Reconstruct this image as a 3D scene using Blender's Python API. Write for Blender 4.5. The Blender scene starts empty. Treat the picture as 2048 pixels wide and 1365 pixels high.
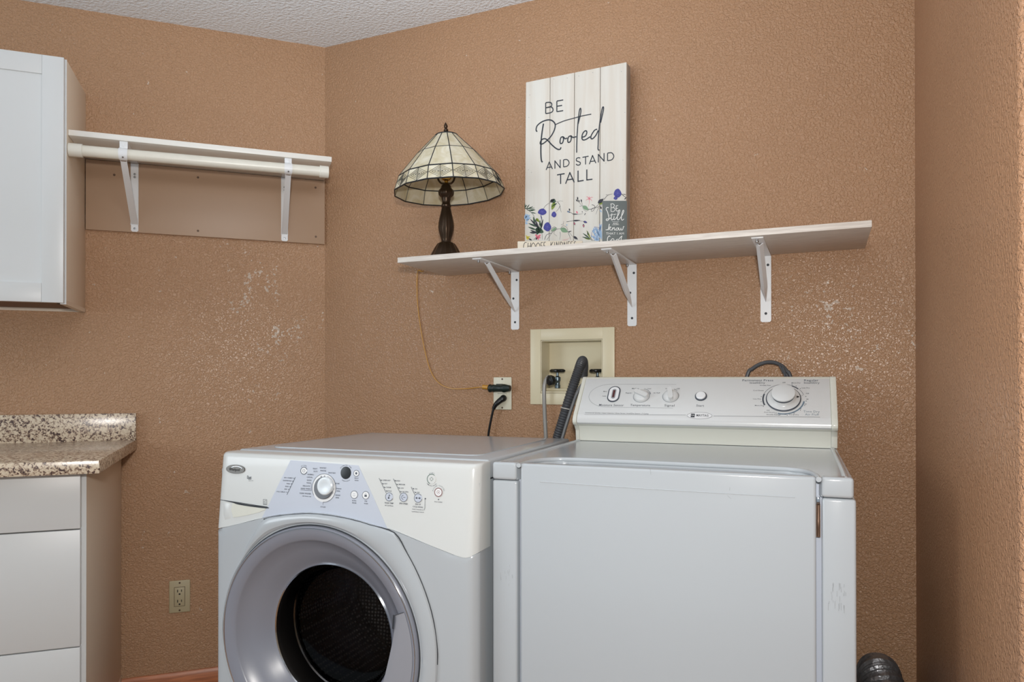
import bpy, bmesh, math, random
from mathutils import Vector, Matrix
random.seed(7)
SC = bpy.context.scene
COL = SC.collection
V = Vector

# ------------------------------------------------------------------ camera
F_PX, CAM = 1438.76, V((1.7411, -2.2276, 1.1239))
YAW, PITCH, ROLL, SY = math.radians(23.4287), math.radians(0.2429), math.radians(-0.0249), 70.48
_r = V((math.cos(YAW), math.sin(YAW), 0)); _f = V((-math.sin(YAW), math.cos(YAW), 0)); _u = V((0, 0, 1))
FW = _f*math.cos(PITCH)+_u*math.sin(PITCH); UP0 = _u*math.cos(PITCH)-_f*math.sin(PITCH)
RT = _r*math.cos(ROLL)+UP0*math.sin(ROLL); UPV = UP0*math.cos(ROLL)-_r*math.sin(ROLL)
cd = bpy.data.cameras.new('camera'); cam = bpy.data.objects.new('camera', cd); COL.objects.link(cam)
cd.sensor_width = 36.0; cd.lens = F_PX/2048*36.0; cd.shift_y = SY/2048.0; cd.clip_start = 0.05
m = Matrix((RT, UPV, -FW)).transposed().to_4x4(); m.translation = CAM
cam.matrix_world = m
SC.camera = cam

# ------------------------------------------------------------------ light and exposure
SC.view_settings.view_transform = 'Standard'; SC.view_settings.look = 'None'
SC.view_settings.exposure = 0.1; SC.view_settings.gamma = 1.0; SC.view_settings.use_curve_mapping = False
wd = bpy.data.worlds.new('daylight'); SC.world = wd; wd.use_nodes = True
wd.node_tree.nodes['Background'].inputs[0].default_value = (0.83, 0.93, 1.0, 1)
wd.node_tree.nodes['Background'].inputs[1].default_value = 0.42
def area_light(name, loc, target, sx, sy, power, color):
    ld = bpy.data.lights.new(name, 'AREA'); ld.shape = 'RECTANGLE'; ld.size = sx; ld.size_y = sy
    ld.energy = power; ld.color = color
    o = bpy.data.objects.new(name, ld); COL.objects.link(o)
    o.location = loc; o.rotation_euler = (V(target)-V(loc)).to_track_quat('-Z', 'Y').to_euler()
    return o
area_light('photo_flash', (1.80, -2.35, 1.32), (0.95, -0.3, 1.3), 0.10, 0.07, 21, (1, 0.96, 0.91))
area_light('ceiling_fill_light', (0.95, -1.25, 1.85), (0.90, -1.1, 2.39), 0.5, 0.5, 10, (0.90, 0.95, 1))  # added up-facing fill, out of view, to brighten ceiling and upper walls
area_light('window_daylight', (-1.5, -3.4, 1.6), (1.97, -0.9, 1.3), 1.2, 1.2, 25, (0.84, 0.93, 1))

# ------------------------------------------------------------------ planes and pixel measurement
def ray(u, v): return FW+RT*((u-1024)/F_PX)-UPV*((v-682.5-SY)/F_PX)
class Plane:
    def __init__(s, o, e1, e2):
        s.o = V(o); s.e1 = V(e1).normalized(); s.e2 = V(e2).normalized(); s.n = s.e1.cross(s.e2)
    def at(s, a, t, h=0.0): return s.o+s.e1*a+s.e2*t+s.n*h
    def px(s, u, v, h=0.0):
        d = ray(u, v); k = (s.o+s.n*h-CAM).dot(s.n)/d.dot(s.n); q = CAM+d*k-s.o
        return (q.dot(s.e1), q.dot(s.e2))
    def pz(s, u, v, z):
        d = ray(u, v); k = (z-CAM.z)/d.z; q = CAM+d*k-s.o
        return (q.dot(s.e1), q.dot(s.n))
def yawed(o, deg):
    a = math.radians(deg); return Plane(o, (math.cos(a), math.sin(a), 0), (0, 0, 1))
B = yawed((0, 0, 0), 0)            # back wall; h = distance into the room
L = yawed((0, 0, 0), 43.7365)      # left wall; s runs negative away from the corner
W = yawed((0.3778, -0.8877, 0), 2.0)     # washer front datum
D = yawed((1.0906, -0.8342, 0), 1.7314)  # dryer front

# ------------------------------------------------------------------ materials
def lin(c):
    return tuple(((x/255)/12.92 if x/255 <= 0.04045 else ((x/255+0.055)/1.055)**2.4) for x in c)+(1,)
def mat(name, rgb, rough=0.5, metal=0.0, coat=0.0, noise=None, bump=0.0, bscale=60, spec=0.5, vary=0.0):
    m = bpy.data.materials.new(name); m.use_nodes = True
    nt = m.node_tree; p = nt.nodes['Principled BSDF']
    p.inputs['Base Color'].default_value = lin(rgb); p.inputs['Roughness'].default_value = rough
    p.inputs['Metallic'].default_value = metal; p.inputs['Coat Weight'].default_value = coat
    p.inputs['Specular IOR Level'].default_value = spec
    tc = nt.nodes.new('ShaderNodeTexCoord')
    if vary:
        n = nt.nodes.new('ShaderNodeTexNoise'); n.inputs['Scale'].default_value = noise or 8; n.inputs['Detail'].default_value = 4
        nt.links.new(tc.outputs['Object'], n.inputs['Vector'])
        mx = nt.nodes.new('ShaderNodeMix'); mx.data_type = 'RGBA'
        c = lin(rgb); mx.inputs['A'].default_value = tuple(x*(1-vary) for x in c[:3])+(1,)
        mx.inputs['B'].default_value = tuple(min(1, x*(1+vary)) for x in c[:3])+(1,)
        nt.links.new(n.outputs['Fac'], mx.inputs['Factor']); nt.links.new(mx.outputs['Result'], p.inputs['Base Color'])
    if bump:
        n = nt.nodes.new('ShaderNodeTexNoise'); n.inputs['Scale'].default_value = bscale; n.inputs['Detail'].default_value = 2
        nt.links.new(tc.outputs['Object'], n.inputs['Vector'])
        b = nt.nodes.new('ShaderNodeBump'); b.inputs['Strength'].default_value = 1; b.inputs['Distance'].default_value = bump
        nt.links.new(n.outputs['Fac'], b.inputs['Height']); nt.links.new(b.outputs['Normal'], p.inputs['Normal'])
    return m
def wall_mat(name, rgb, spots, rough=0.33):
    """orange-peel textured paint with pale specks (painted flash glints, a few real chips) around the given spots (world points, radius)"""
    m = mat(name, rgb, rough, spec=0.45); nt = m.node_tree; p = nt.nodes['Principled BSDF']
    N = nt.nodes.new; K = nt.links.new
    tc = N('ShaderNodeTexCoord')
    n1 = N('ShaderNodeTexNoise'); n1.inputs['Scale'].default_value = 150; n1.inputs['Detail'].default_value = 2.5; n1.inputs['Distortion'].default_value = 0.6
    n2 = N('ShaderNodeTexNoise'); n2.inputs['Scale'].default_value = 34; n2.inputs['Detail'].default_value = 3
    for n in (n1, n2): K(tc.outputs['Object'], n.inputs['Vector'])
    rmp = N('ShaderNodeMapRange'); rmp.inputs['From Min'].default_value = 0.38; rmp.inputs['From Max'].default_value = 0.62
    K(n1.outputs['Fac'], rmp.inputs['Value'])
    ad = N('ShaderNodeMath'); ad.operation = 'MULTIPLY_ADD'; ad.inputs[1].default_value = 0.42
    K(n2.outputs['Fac'], ad.inputs[0]); K(rmp.outputs['Result'], ad.inputs[2])
    b = N('ShaderNodeBump'); b.inputs['Strength'].default_value = 1.0; b.inputs['Distance'].default_value = 0.0017
    K(ad.outputs[0], b.inputs['Height']); K(b.outputs['Normal'], p.inputs['Normal'])
    # broad wear in the paint colour
    n3 = N('ShaderNodeTexNoise'); n3.inputs['Scale'].default_value = 2.2; n3.inputs['Detail'].default_value = 5
    K(tc.outputs['Object'], n3.inputs['Vector'])
    mx = N('ShaderNodeMix'); mx.data_type = 'RGBA'; c = lin(rgb)
    mx.inputs['A'].default_value = tuple(x*0.9 for x in c[:3])+(1,); mx.inputs['B'].default_value = tuple(x*1.1 for x in c[:3])+(1,)
    K(n3.outputs['Fac'], mx.inputs['Factor'])
    last = mx.outputs['Result']
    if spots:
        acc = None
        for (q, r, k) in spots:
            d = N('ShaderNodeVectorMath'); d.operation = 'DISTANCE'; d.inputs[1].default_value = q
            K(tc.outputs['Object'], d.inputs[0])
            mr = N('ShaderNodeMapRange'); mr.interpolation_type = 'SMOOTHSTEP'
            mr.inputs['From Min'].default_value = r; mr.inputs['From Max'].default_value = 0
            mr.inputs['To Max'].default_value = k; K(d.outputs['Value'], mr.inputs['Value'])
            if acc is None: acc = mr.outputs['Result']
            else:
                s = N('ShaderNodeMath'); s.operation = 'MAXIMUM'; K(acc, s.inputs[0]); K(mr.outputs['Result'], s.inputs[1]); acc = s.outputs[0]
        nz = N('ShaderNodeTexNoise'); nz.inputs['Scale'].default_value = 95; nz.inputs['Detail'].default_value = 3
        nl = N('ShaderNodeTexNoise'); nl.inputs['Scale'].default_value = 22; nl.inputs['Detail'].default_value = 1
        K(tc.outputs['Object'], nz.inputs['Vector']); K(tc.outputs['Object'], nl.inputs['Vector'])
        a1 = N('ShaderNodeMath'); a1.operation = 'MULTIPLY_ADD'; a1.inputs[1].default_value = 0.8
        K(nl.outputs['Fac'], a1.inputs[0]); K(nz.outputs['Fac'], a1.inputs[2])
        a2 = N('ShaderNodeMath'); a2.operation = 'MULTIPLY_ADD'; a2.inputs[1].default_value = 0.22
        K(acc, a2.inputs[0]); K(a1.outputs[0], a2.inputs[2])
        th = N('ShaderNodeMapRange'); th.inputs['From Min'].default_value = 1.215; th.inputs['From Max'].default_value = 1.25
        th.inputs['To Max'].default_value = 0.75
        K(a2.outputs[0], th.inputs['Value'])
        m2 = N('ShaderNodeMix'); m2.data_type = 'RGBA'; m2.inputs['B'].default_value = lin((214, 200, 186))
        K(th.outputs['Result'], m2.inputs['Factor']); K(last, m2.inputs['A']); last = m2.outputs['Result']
    K(last, p.inputs['Base Color'])
    return m
def granite():
    m = mat('granite_laminate', (200, 180, 155), 0.24, spec=0.6); nt = m.node_tree; p = nt.nodes['Principled BSDF']
    N = nt.nodes.new; K = nt.links.new; tc = N('ShaderNodeTexCoord')
    n = N('ShaderNodeTexNoise'); n.inputs['Scale'].default_value = 125; n.inputs['Detail'].default_value = 4; n.inputs['Distortion'].default_value = 0.9
    K(tc.outputs['Object'], n.inputs['Vector'])
    r = N('ShaderNodeValToRGB'); e = r.color_ramp.elements
    e[0].position = 0.38; e[0].color = lin((80, 64, 62)); e[1].position = 0.62; e[1].color = lin((226, 212, 190))
    for pos, c in ((0.43, (138, 114, 98)), (0.475, (190, 168, 146)), (0.53, (214, 198, 174))):
        x = r.color_ramp.elements.new(pos); x.color = lin(c)
    K(n.outputs['Fac'], r.inputs['Fac']); K(r.outputs['Color'], p.inputs['Base Color'])
    return m
def wood_board(name, c1, c2, rough=0.4, scale=(1, 1, 1), rot=0.0, ring=18):
    m = mat(name, c1, rough); nt = m.node_tree; p = nt.nodes['Principled BSDF']
    N = nt.nodes.new; K = nt.links.new; tc = N('ShaderNodeTexCoord')
    mp = N('ShaderNodeMapping'); mp.inputs['Rotation'].default_value = (0, 0, rot)
    mp2 = N('ShaderNodeMapping'); mp2.inputs['Scale'].default_value = scale
    K(tc.outputs['Object'], mp.inputs['Vector']); K(mp.outputs['Vector'], mp2.inputs['Vector'])
    n = N('ShaderNodeTexNoise'); n.inputs['Scale'].default_value = ring; n.inputs['Detail'].default_value = 5; n.inputs['Distortion'].default_value = 0.4
    K(mp2.outputs['Vector'], n.inputs['Vector'])
    r = N('ShaderNodeValToRGB'); r.color_ramp.elements[0].position = 0.35; r.color_ramp.elements[1].position = 0.65
    r.color_ramp.elements[0].color = lin(c2); r.color_ramp.elements[1].color = lin(c1)
    K(n.outputs['Fac'], r.inputs['Fac']); K(r.outputs['Color'], p.inputs['Base Color'])
    return m
def glass_shade():
    m = mat('opal_glass', (226, 216, 186), 0.25, spec=0.5); nt = m.node_tree; p = nt.nodes['Principled BSDF']
    N = nt.nodes.new; K = nt.links.new; tc = N('ShaderNodeTexCoord')
    n = N('ShaderNodeTexNoise'); n.inputs['Scale'].default_value = 14; n.inputs['Detail'].default_value = 4; n.inputs['Distortion'].default_value = 2.5
    K(tc.outputs['Object'], n.inputs['Vector'])
    r = N('ShaderNodeValToRGB'); r.color_ramp.elements[0].position = 0.3; r.color_ramp.elements[1].position = 0.7
    r.color_ramp.elements[0].color = lin((222, 212, 178)); r.color_ramp.elements[1].color = lin((246, 242, 226))
    K(n.outputs['Fac'], r.inputs['Fac']); K(r.outputs['Color'], p.inputs['Base Color'])
    tr = N('ShaderNodeBsdfTranslucent'); K(r.outputs['Color'], tr.inputs['Color'])
    mx = N('ShaderNodeMixShader'); mx.inputs[0].default_value = 0.35
    K(p.outputs[0], mx.inputs[1]); K(tr.outputs[0], mx.inputs[2]); K(mx.outputs[0], nt.nodes['Material Output'].inputs[0])
    return m
def tinted_glass():
    m = bpy.data.materials.new('dark_door_glass'); m.use_nodes = True; nt = m.node_tree
    N = nt.nodes.new; K = nt.links.new
    nt.nodes.remove(nt.nodes['Principled BSDF'])
    tr = N('ShaderNodeBsdfTransparent'); tr.inputs[0].default_value = (0.42, 0.40, 0.385, 1)
    gl = N('ShaderNodeBsdfGlossy'); gl.inputs['Roughness'].default_value = 0.03; gl.inputs[0].default_value = (1, 1, 1, 1)
    fr = N('ShaderNodeFresnel'); fr.inputs[0].default_value = 1.22
    mx = N('ShaderNodeMixShader'); K(fr.outputs[0], mx.inputs[0]); K(tr.outputs[0], mx.inputs[1]); K(gl.outputs[0], mx.inputs[2])
    K(mx.outputs[0], nt.nodes['Material Output'].inputs[0])
    return m
def drum_metal():
    m = mat('perforated_steel', (120, 120, 122), 0.35, metal=0.9); nt = m.node_tree; p = nt.nodes['Principled BSDF']
    N = nt.nodes.new; K = nt.links.new; tc = N('ShaderNodeTexCoord')
    v = N('ShaderNodeTexVoronoi'); v.inputs['Scale'].default_value = 95; v.inputs['Randomness'].default_value = 0.25
    K(tc.outputs['Object'], v.inputs['Vector'])
    r = N('ShaderNodeValToRGB'); r.color_ramp.elements[0].position = 0.2; r.color_ramp.elements[1].position = 0.42
    r.color_ramp.elements[0].color = lin((196, 198, 200)); r.color_ramp.elements[1].color = lin((34, 34, 36))
    K(v.outputs['Distance'], r.inputs['Fac']); K(r.outputs['Color'], p.inputs['Base Color'])
    return m
def planks_white():
    return wood_board('whitewashed_board', (214, 212, 205), (208, 202, 192), 0.6, (9, 9, 0.5), 0, 5)

Lp = lambda u, v, h=0: L.at(*L.px(u, v), h)
M = {}
M['wall_left'] = wall_mat('textured_paint_left', (184, 145, 112),  # same paint as the back wall, lightened to stand in for stronger light
    [(Lp(520, 560), 0.17, 1), (Lp(560, 680), 0.16, 1), (Lp(480, 600), 0.1, .9), (Lp(515, 780), 0.13, .8), (Lp(640, 640), 0.12, .75), (Lp(330, 560), 0.1, .5)])  # flash glint put into the wall colour as pale specks
Bp = lambda u, v: B.at(*B.px(u, v))
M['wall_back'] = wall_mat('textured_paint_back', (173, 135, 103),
    [(Bp(1700, 640), 0.22, .85), (Bp(1640, 590), 0.16, .72), (Bp(1275, 316), 0.02, 1.3), (Bp(1780, 660), 0.15, .8), (Bp(1493, 731), .015, 1.4)])  # painted flash glints at the right, plus two tiny real chips
M['wall_right'] = wall_mat('textured_paint_right', (178, 136, 104), [])
M['ceiling'] = mat('popcorn_ceiling', (230, 236, 242), 0.9, bump=0.006, bscale=90)
M['hall'] = mat('hall_paint', (214, 190, 158), 0.8)
M['floor'] = wood_board('floor_planks', (168, 128, 92), (140, 100, 70), 0.4, (1, 8, 1), 0, 3)
M['board'] = mat('smooth_tan_paint', (176, 147, 122), 0.45, bump=0.0003, bscale=25)
M['base'] = wood_board('reddish_wood', (196, 118, 70), (156, 88, 48), 0.35, (2, 2, 30), 0, 4)
M['white'] = mat('white_enamel', (180, 186, 191), 0.16, spec=0.5)
M['cabwhite'] = mat('white_lacquer', (216, 219, 220), 0.35, bump=0.00005, bscale=40)
M['tinted'] = mat('bounce_tinted_laminate', (228, 213, 194), 0.4)  # white laminate; brown bounce from the walls put into its colour
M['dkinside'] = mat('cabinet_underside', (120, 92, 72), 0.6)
M['granite'] = granite()
M['shelfwhite'] = mat('white_melamine', (232, 230, 224), 0.35, vary=0.03, noise=30)
M['shelfgrain'] = wood_board('pale_woodgrain', (226, 220, 212), (206, 198, 190), 0.4, (0.6, 9, 9), 0, 22)
M['metalwhite'] = mat('white_powder_coat', (228, 230, 232), 0.3)
M['pvc'] = mat('aged_white_pvc', (226, 223, 211), 0.3, vary=0.06, noise=30)
M['cap'] = mat('pvc_cap', (228, 226, 216), 0.35)
M['steel'] = mat('zinc_steel', (150, 150, 150), 0.3, metal=0.9)
M['rust'] = mat('rusty_steel', (120, 96, 80), 0.5, metal=0.7, vary=0.3, noise=60)
M['dark'] = mat('black_hole', (18, 17, 18), 0.6)
M['screw'] = mat('dull_screw', (96, 76, 62), 0.5, metal=0.5)
M['bronze'] = mat('antique_bronze', (62, 48, 36), 0.32, metal=0.75, vary=0.35, noise=50)
M['came'] = mat('dark_leading', (38, 42, 46), 0.45, metal=0.4)
M['glass'] = glass_shade()
M['brass'] = mat('brass', (200, 160, 80), 0.22, metal=1)
M['sign'] = planks_white()
M['ink'] = mat('navy_ink', (40, 46, 56), 0.6)
M['signside'] = wood_board('grey_raw_edge', (176, 168, 160), (146, 136, 128), 0.7, (6, 6, 1), 0, 10)
M['slate'] = mat('slate_grey_paint', (104, 112, 112), 0.6)
M['chalk'] = mat('white_lettering', (232, 234, 232), 0.6)
M['cream'] = mat('cream_wood_block', (222, 212, 194), 0.6, vary=0.04, noise=20)
for n, c in dict(f_blue=(62, 62, 140), f_lblue=(150, 178, 208), f_green=(52, 78, 58), f_lgreen=(120, 150, 120), f_olive=(122, 140, 52),
                 f_pink=(216, 110, 130), f_yellow=(206, 190, 70), f_dark=(44, 44, 54), f_violet=(98, 96, 172)).items():
    M[n] = mat('painted_'+n[2:], c, 0.6)
M['ivory'] = mat('ivory_plastic', (216, 206, 176), 0.35)
M['almond'] = mat('almond_plate', (214, 210, 190), 0.35)
M['outlet_tan'] = mat('aged_ivory_plate', (184, 172, 140), 0.4)
M['black'] = mat('black_rubber', (22, 24, 26), 0.35)
M['greenblack'] = mat('dark_green_plug', (24, 38, 36), 0.35)
M['amber'] = mat('amber_cord', (190, 138, 52), 0.2)
M['hosegrey'] = mat('grey_hose', (104, 106, 108), 0.35)
M['hoselight'] = mat('silver_grey_hose', (150, 148, 144), 0.25)
M['hosedark'] = mat('charcoal_corrugated_hose', (70, 72, 76), 0.4)
M['foil'] = mat('crinkled_foil', (150, 152, 156), 0.35, metal=0.8, bump=0.004, bscale=60)
M['valve'] = mat('galvanised_valve', (110, 124, 132), 0.35, metal=0.8)
M['consolecream'] = mat('washer_console_plastic', (210, 213, 212), 0.22)
M['bluegrey'] = mat('blue_grey_panel', (192, 199, 212), 0.3)
M['doorgrey'] = mat('grey_door_plastic', (134, 137, 148), 0.28)
M['doorlight'] = mat('light_grey_handle', (150, 152, 160), 0.3)
M['chrome'] = mat('chrome_trim', (200, 205, 212), 0.12, metal=1)
M['print'] = mat('grey_lettering', (74, 80, 90), 0.5)
M['printfaint'] = mat('faint_grey_lettering', (150, 154, 158), 0.5)
M['printred'] = mat('dull_red_ring', (140, 110, 110), 0.5)
M['printgreen'] = mat('dull_green_ring', (96, 116, 108), 0.5)
M['btnwhite'] = mat('white_button', (232, 234, 236), 0.25)
M['display'] = mat('black_display', (14, 14, 16), 0.08)
M['badge'] = mat('pewter_badge', (96, 92, 88), 0.25, metal=0.7)
M['knobsilver'] = mat('silver_knob', (214, 220, 224), 0.2, metal=0.15)
M['knobdark'] = mat('grey_rubber_grip', (108, 112, 118), 0.35)
M['drycream'] = mat('dryer_console_cream', (216, 217, 207), 0.2)
M['drypanel'] = mat('dryer_panel', (212, 214, 214), 0.22)
M['drypanel2'] = mat('dryer_panel_inset', (205, 205, 204), 0.3)
M['dryblue'] = mat('slate_blue_print', (110, 128, 142), 0.5)
M['rubber'] = mat('dark_gasket', (30, 30, 32), 0.5)
M['doorglass'] = tinted_glass()
M['drum'] = drum_metal()
M['gap'] = mat('shadow_gap_seal', (46, 50, 56), 0.6)

# ------------------------------------------------------------------ object helpers
def thing(name, label, cat, world_loc, rz=0.0, group=None):
    o = bpy.data.objects.new(name, None); COL.objects.link(o); o.empty_display_size = 0.05
    o.matrix_world = Matrix.Translation(V(world_loc)) @ Matrix.Rotation(rz, 4, 'Z')
    o['label'] = label; o['category'] = cat
    if group: o['group'] = group
    return o
WORLD = {}
def wm(o):
    m = o.matrix_basis.copy()
    while o.parent: o = o.parent; m = o.matrix_basis @ m
    return m
class MB:
    def __init__(s): s.bm = bmesh.new(); s.mi = 0
    def _add(s, verts, faces):
        vs = [s.bm.verts.new(v) for v in verts]
        for f in faces:
            try: s.bm.faces.new([vs[i] for i in f])
            except ValueError: pass
        return s
    def _merge(s, b):
        me = bpy.data.meshes.new('t'); b.to_mesh(me); b.free(); s.bm.from_mesh(me); bpy.data.meshes.remove(me); return s
    def box(s, P, s0, s1, t0, t1, h0, h1, bev=0.0, seg=2):
        b = bmesh.new(); bmesh.ops.create_cube(b, size=1)
        for v in b.verts:
            v.co = V(((s0 if v.co.x < 0 else s1), (t0 if v.co.y < 0 else t1), (h0 if v.co.z < 0 else h1)))
        if bev: bmesh.ops.bevel(b, geom=list(b.edges), offset=bev, segments=seg, profile=0.5, affect='EDGES')
        for v in b.verts: v.co = P.at(v.co.x, v.co.y, v.co.z)
        return s._merge(b)
    def prism(s, P, pts, h0, h1, bev=0.0, seg=2, front_only=True):
        b = bmesh.new(); n = len(pts)
        lo = [b.verts.new((p[0], p[1], h0)) for p in pts]; hi = [b.verts.new((p[0], p[1], h1)) for p in pts]
        b.faces.new(hi); b.faces.new(lo[::-1])
        for i in range(n): b.faces.new((lo[i], lo[(i+1) % n], hi[(i+1) % n], hi[i]))
        bmesh.ops.recalc_face_normals(b, faces=list(b.faces))
        if bev:
            es = [e for e in b.edges if all(v.co.z == h1 for v in e.verts)] if front_only else list(b.edges)
            bmesh.ops.bevel(b, geom=es, offset=bev, segments=seg, profile=0.5, affect='EDGES')
        for v in b.verts: v.co = P.at(v.co.x, v.co.y, v.co.z)
        return s._merge(b)
    def extr(s, P, prof, s0, s1, bev=0.0):
        """profile [(h,t)] extruded along s"""
        b = bmesh.new(); n = len(prof)
        a = [b.verts.new((s0, t, h)) for h, t in prof]; c = [b.verts.new((s1, t, h)) for h, t in prof]
        b.faces.new(a); b.faces.new(c[::-1])
        for i in range(n): b.faces.new((a[(i+1) % n], a[i], c[i], c[(i+1) % n]))
        bmesh.ops.recalc_face_normals(b, faces=list(b.faces))
        if bev: bmesh.ops.bevel(b, geom=list(b.edges), offset=bev, segments=2, profile=0.5, affect='EDGES')
        for v in b.verts: v.co = P.at(v.co.x, v.co.y, v.co.z)
        return s._merge(b)
    def lathe(s, c, axis, prof, seg=32, sx=1.0, sy=1.0, xdir=None, rmod=None, closed=False):
        """prof [(r, h)] about axis through c; xdir reference direction"""
        ax = V(axis).normalized(); x = V(xdir) if xdir is not None else (V((1, 0, 0)) if abs(ax.x) < .9 else V((0, 1, 0)))
        x = (x-ax*x.dot(ax)).normalized(); y = ax.cross(x); c = V(c)
        vs = []; rows = []
        for r, h in prof:
            if r <= 1e-7: rows.append([len(vs)]); vs.append(c+ax*h); continue
            row = []
            for i in range(seg):
                a = 2*math.pi*i/seg; rr = r*(rmod(a, h) if rmod else 1)
                row.append(len(vs)); vs.append(c+ax*h+x*(rr*sx*math.cos(a))+y*(rr*sy*math.sin(a)))
            rows.append(row)
        fs = []
        for a, b2 in zip(rows, rows[1:]):
            for i in range(seg):
                j = (i+1) % seg
                if len(a) == 1 and len(b2) == 1: continue
                if len(a) == 1: fs.append((a[0], b2[j], b2[i]))
                elif len(b2) == 1: fs.append((a[i], a[j], b2[0]))
                else: fs.append((a[i], a[j], b2[j], b2[i]))
        return s._add(vs, fs)
    def tube(s, pts, r, seg=10, sm=4, cap=True, rf=None):
        P = smooth([V(p) for p in pts], sm) if sm else [V(p) for p in pts]
        n = len(P); vs = []; fs = []; up = None
        for i in range(n):
            t = (P[min(i+1, n-1)]-P[max(i-1, 0)]).normalized()
            if up is None:
                up = t.orthogonal().normalized()
            up = (up-t*up.dot(t)).normalized(); sd = t.cross(up)
            rr = r*(rf(i/(n-1), i) if rf else 1)
            for k in range(seg):
                a = 2*math.pi*k/seg; vs.append(P[i]+up*(rr*math.cos(a))+sd*(rr*math.sin(a)))
        for i in range(n-1):
            for k in range(seg):
                k2 = (k+1) % seg; fs.append((i*seg+k, i*seg+k2, (i+1)*seg+k2, (i+1)*seg+k))
        if cap: fs += [tuple(range(seg))[::-1], tuple((n-1)*seg+k for k in range(seg))]
        return s._add(vs, fs)
    def ribbon(s, P, pts, w, h=0.0004, sm=4, wf=None, closed=False):
        q = [V((p[0], p[1], 0)) for p in pts]
        if not sm and not closed and 2 < len(pts) <= 8:      # sharp corners: one overlapping bar per segment
            for a, b in zip(q, q[1:]):
                d = (b-a).normalized()*w*.45; s.ribbon(P, [a-d, b+d], w, h, 0, wf)
            return s
        if sm: q = smooth(q, sm, closed)
        elif closed: q = q+[q[0]]
        n = len(q); vs = []; fs = []
        for i in range(n):
            if closed: a, c = q[(i-1) % (n-1) if i else n-2], q[(i+1) % n if i < n-1 else 1]
            else: a, c = q[max(i-1, 0)], q[min(i+1, n-1)]
            t = (c-a)
            if t.length < 1e-9: t = V((1, 0, 0))
            t.normalize(); nn = V((-t.y, t.x, 0)); ww = w/2*(wf(i/(n-1)) if wf else 1)
            for sg in (1, -1):
                e = q[i]+nn*ww*sg; vs.append(P.at(e.x, e.y, h))
        for i in range(n-1): fs.append((2*i, 2*i+1, 2*i+3, 2*i+2))
        return s._add(vs, fs)
    def arc(s, P, c, rx, ry, a0, a1, w, h=0.0004, n=20):
        pts = [(c[0]+rx*math.cos(math.radians(a0+(a1-a0)*i/n)), c[1]+ry*math.sin(math.radians(a0+(a1-a0)*i/n))) for i in range(n+1)]
        return s.ribbon(P, pts, w, h, 0)
    def disc(s, P, c, rx, ry=None, h0=0.0, h1=0.0004, n=24, bev=0):
        ry = rx if ry is None else ry
        return s.prism(P, [(c[0]+rx*math.cos(2*math.pi*i/n), c[1]+ry*math.sin(2*math.pi*i/n)) for i in range(n)], h0, h1, bev)
    def blob(s, P, pts, h=0.0004, sm=3):
        q = smooth([V((p[0], p[1], 0)) for p in pts], sm, True)[:-1]
        c = sum(q, V((0, 0, 0)))/len(q)
        vs = [P.at(c.x, c.y, h)]+[P.at(p.x, p.y, h) for p in q]; n = len(q)
        return s._add(vs, [(0, 1+i, 1+(i+1) % n) for i in range(n)])
    def text(s, P, txt, c, w, hgt, h=0.0005, rot=0.0, bold=0.0):
        """default-face lettering centred at c, scaled to w x hgt (cap height)"""
        vs, fs, bx = glyphs(txt, bold)
        sw = w/(bx[1]-bx[0]); sh = hgt/0.72
        mx = (bx[0]+bx[1])/2; ca, sa = math.cos(rot), math.sin(rot)
        out = []
        for x, y in vs:
            X = (x-mx)*sw; Y = (y-0.36)*sh
            out.append(P.at(c[0]+X*ca-Y*sa, c[1]+X*sa+Y*ca, h))
        return s._add(out, fs)
    def build(s, name, material, parent=None, label=None, smooth_angle=35, kind=None, **props):
        me = bpy.data.meshes.new(name)
        inv = wm(parent).inverted() if parent else Matrix.Identity(4)
        s.bm.transform(inv); s.bm.to_mesh(me); s.bm.free()
        o = bpy.data.objects.new(name, me); COL.objects.link(o); o.parent = parent
        for mm in (material if isinstance(material, (list, tuple)) else [material]): me.materials.append(mm)
        me.polygons.foreach_set('use_smooth', [True]*len(me.polygons)); me.set_sharp_from_angle(angle=math.radians(smooth_angle))
        if label: o['label'] = label
        if kind: o['kind'] = kind
        for k, v in props.items(): o[k] = v
        return o
    def build_thing(s, name, material, label, cat, origin, group=None, **k):
        """one-mesh thing with its origin at a sensible place"""
        me_o = s.build(name, material, None, label, **k)
        me_o.data.transform(Matrix.Translation(-V(origin))); me_o.location = V(origin)
        me_o['category'] = cat
        if group: me_o['group'] = group
        return me_o
def smooth(p, k=4, closed=False):
    n = len(p); out = []
    if n < 3 and not closed: return p
    rng = n if closed else n-1
    for i in range(rng):
        p0 = p[(i-1) % n] if closed or i > 0 else p[0]*2-p[1]
        p1 = p[i]; p2 = p[(i+1) % n]; p3 = p[(i+2) % n] if closed or i+2 < n else p[-1]*2-p[-2]
        for j in range(k):
            t = j/k; out.append(0.5*((2*p1)+(p2-p0)*t+(2*p0-5*p1+4*p2-p3)*t*t+(3*p1-p0-3*p2+p3)*t*t*t))
    out.append(p[0].copy() if closed else p[-1].copy())
    return out
_gc = {}
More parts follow.
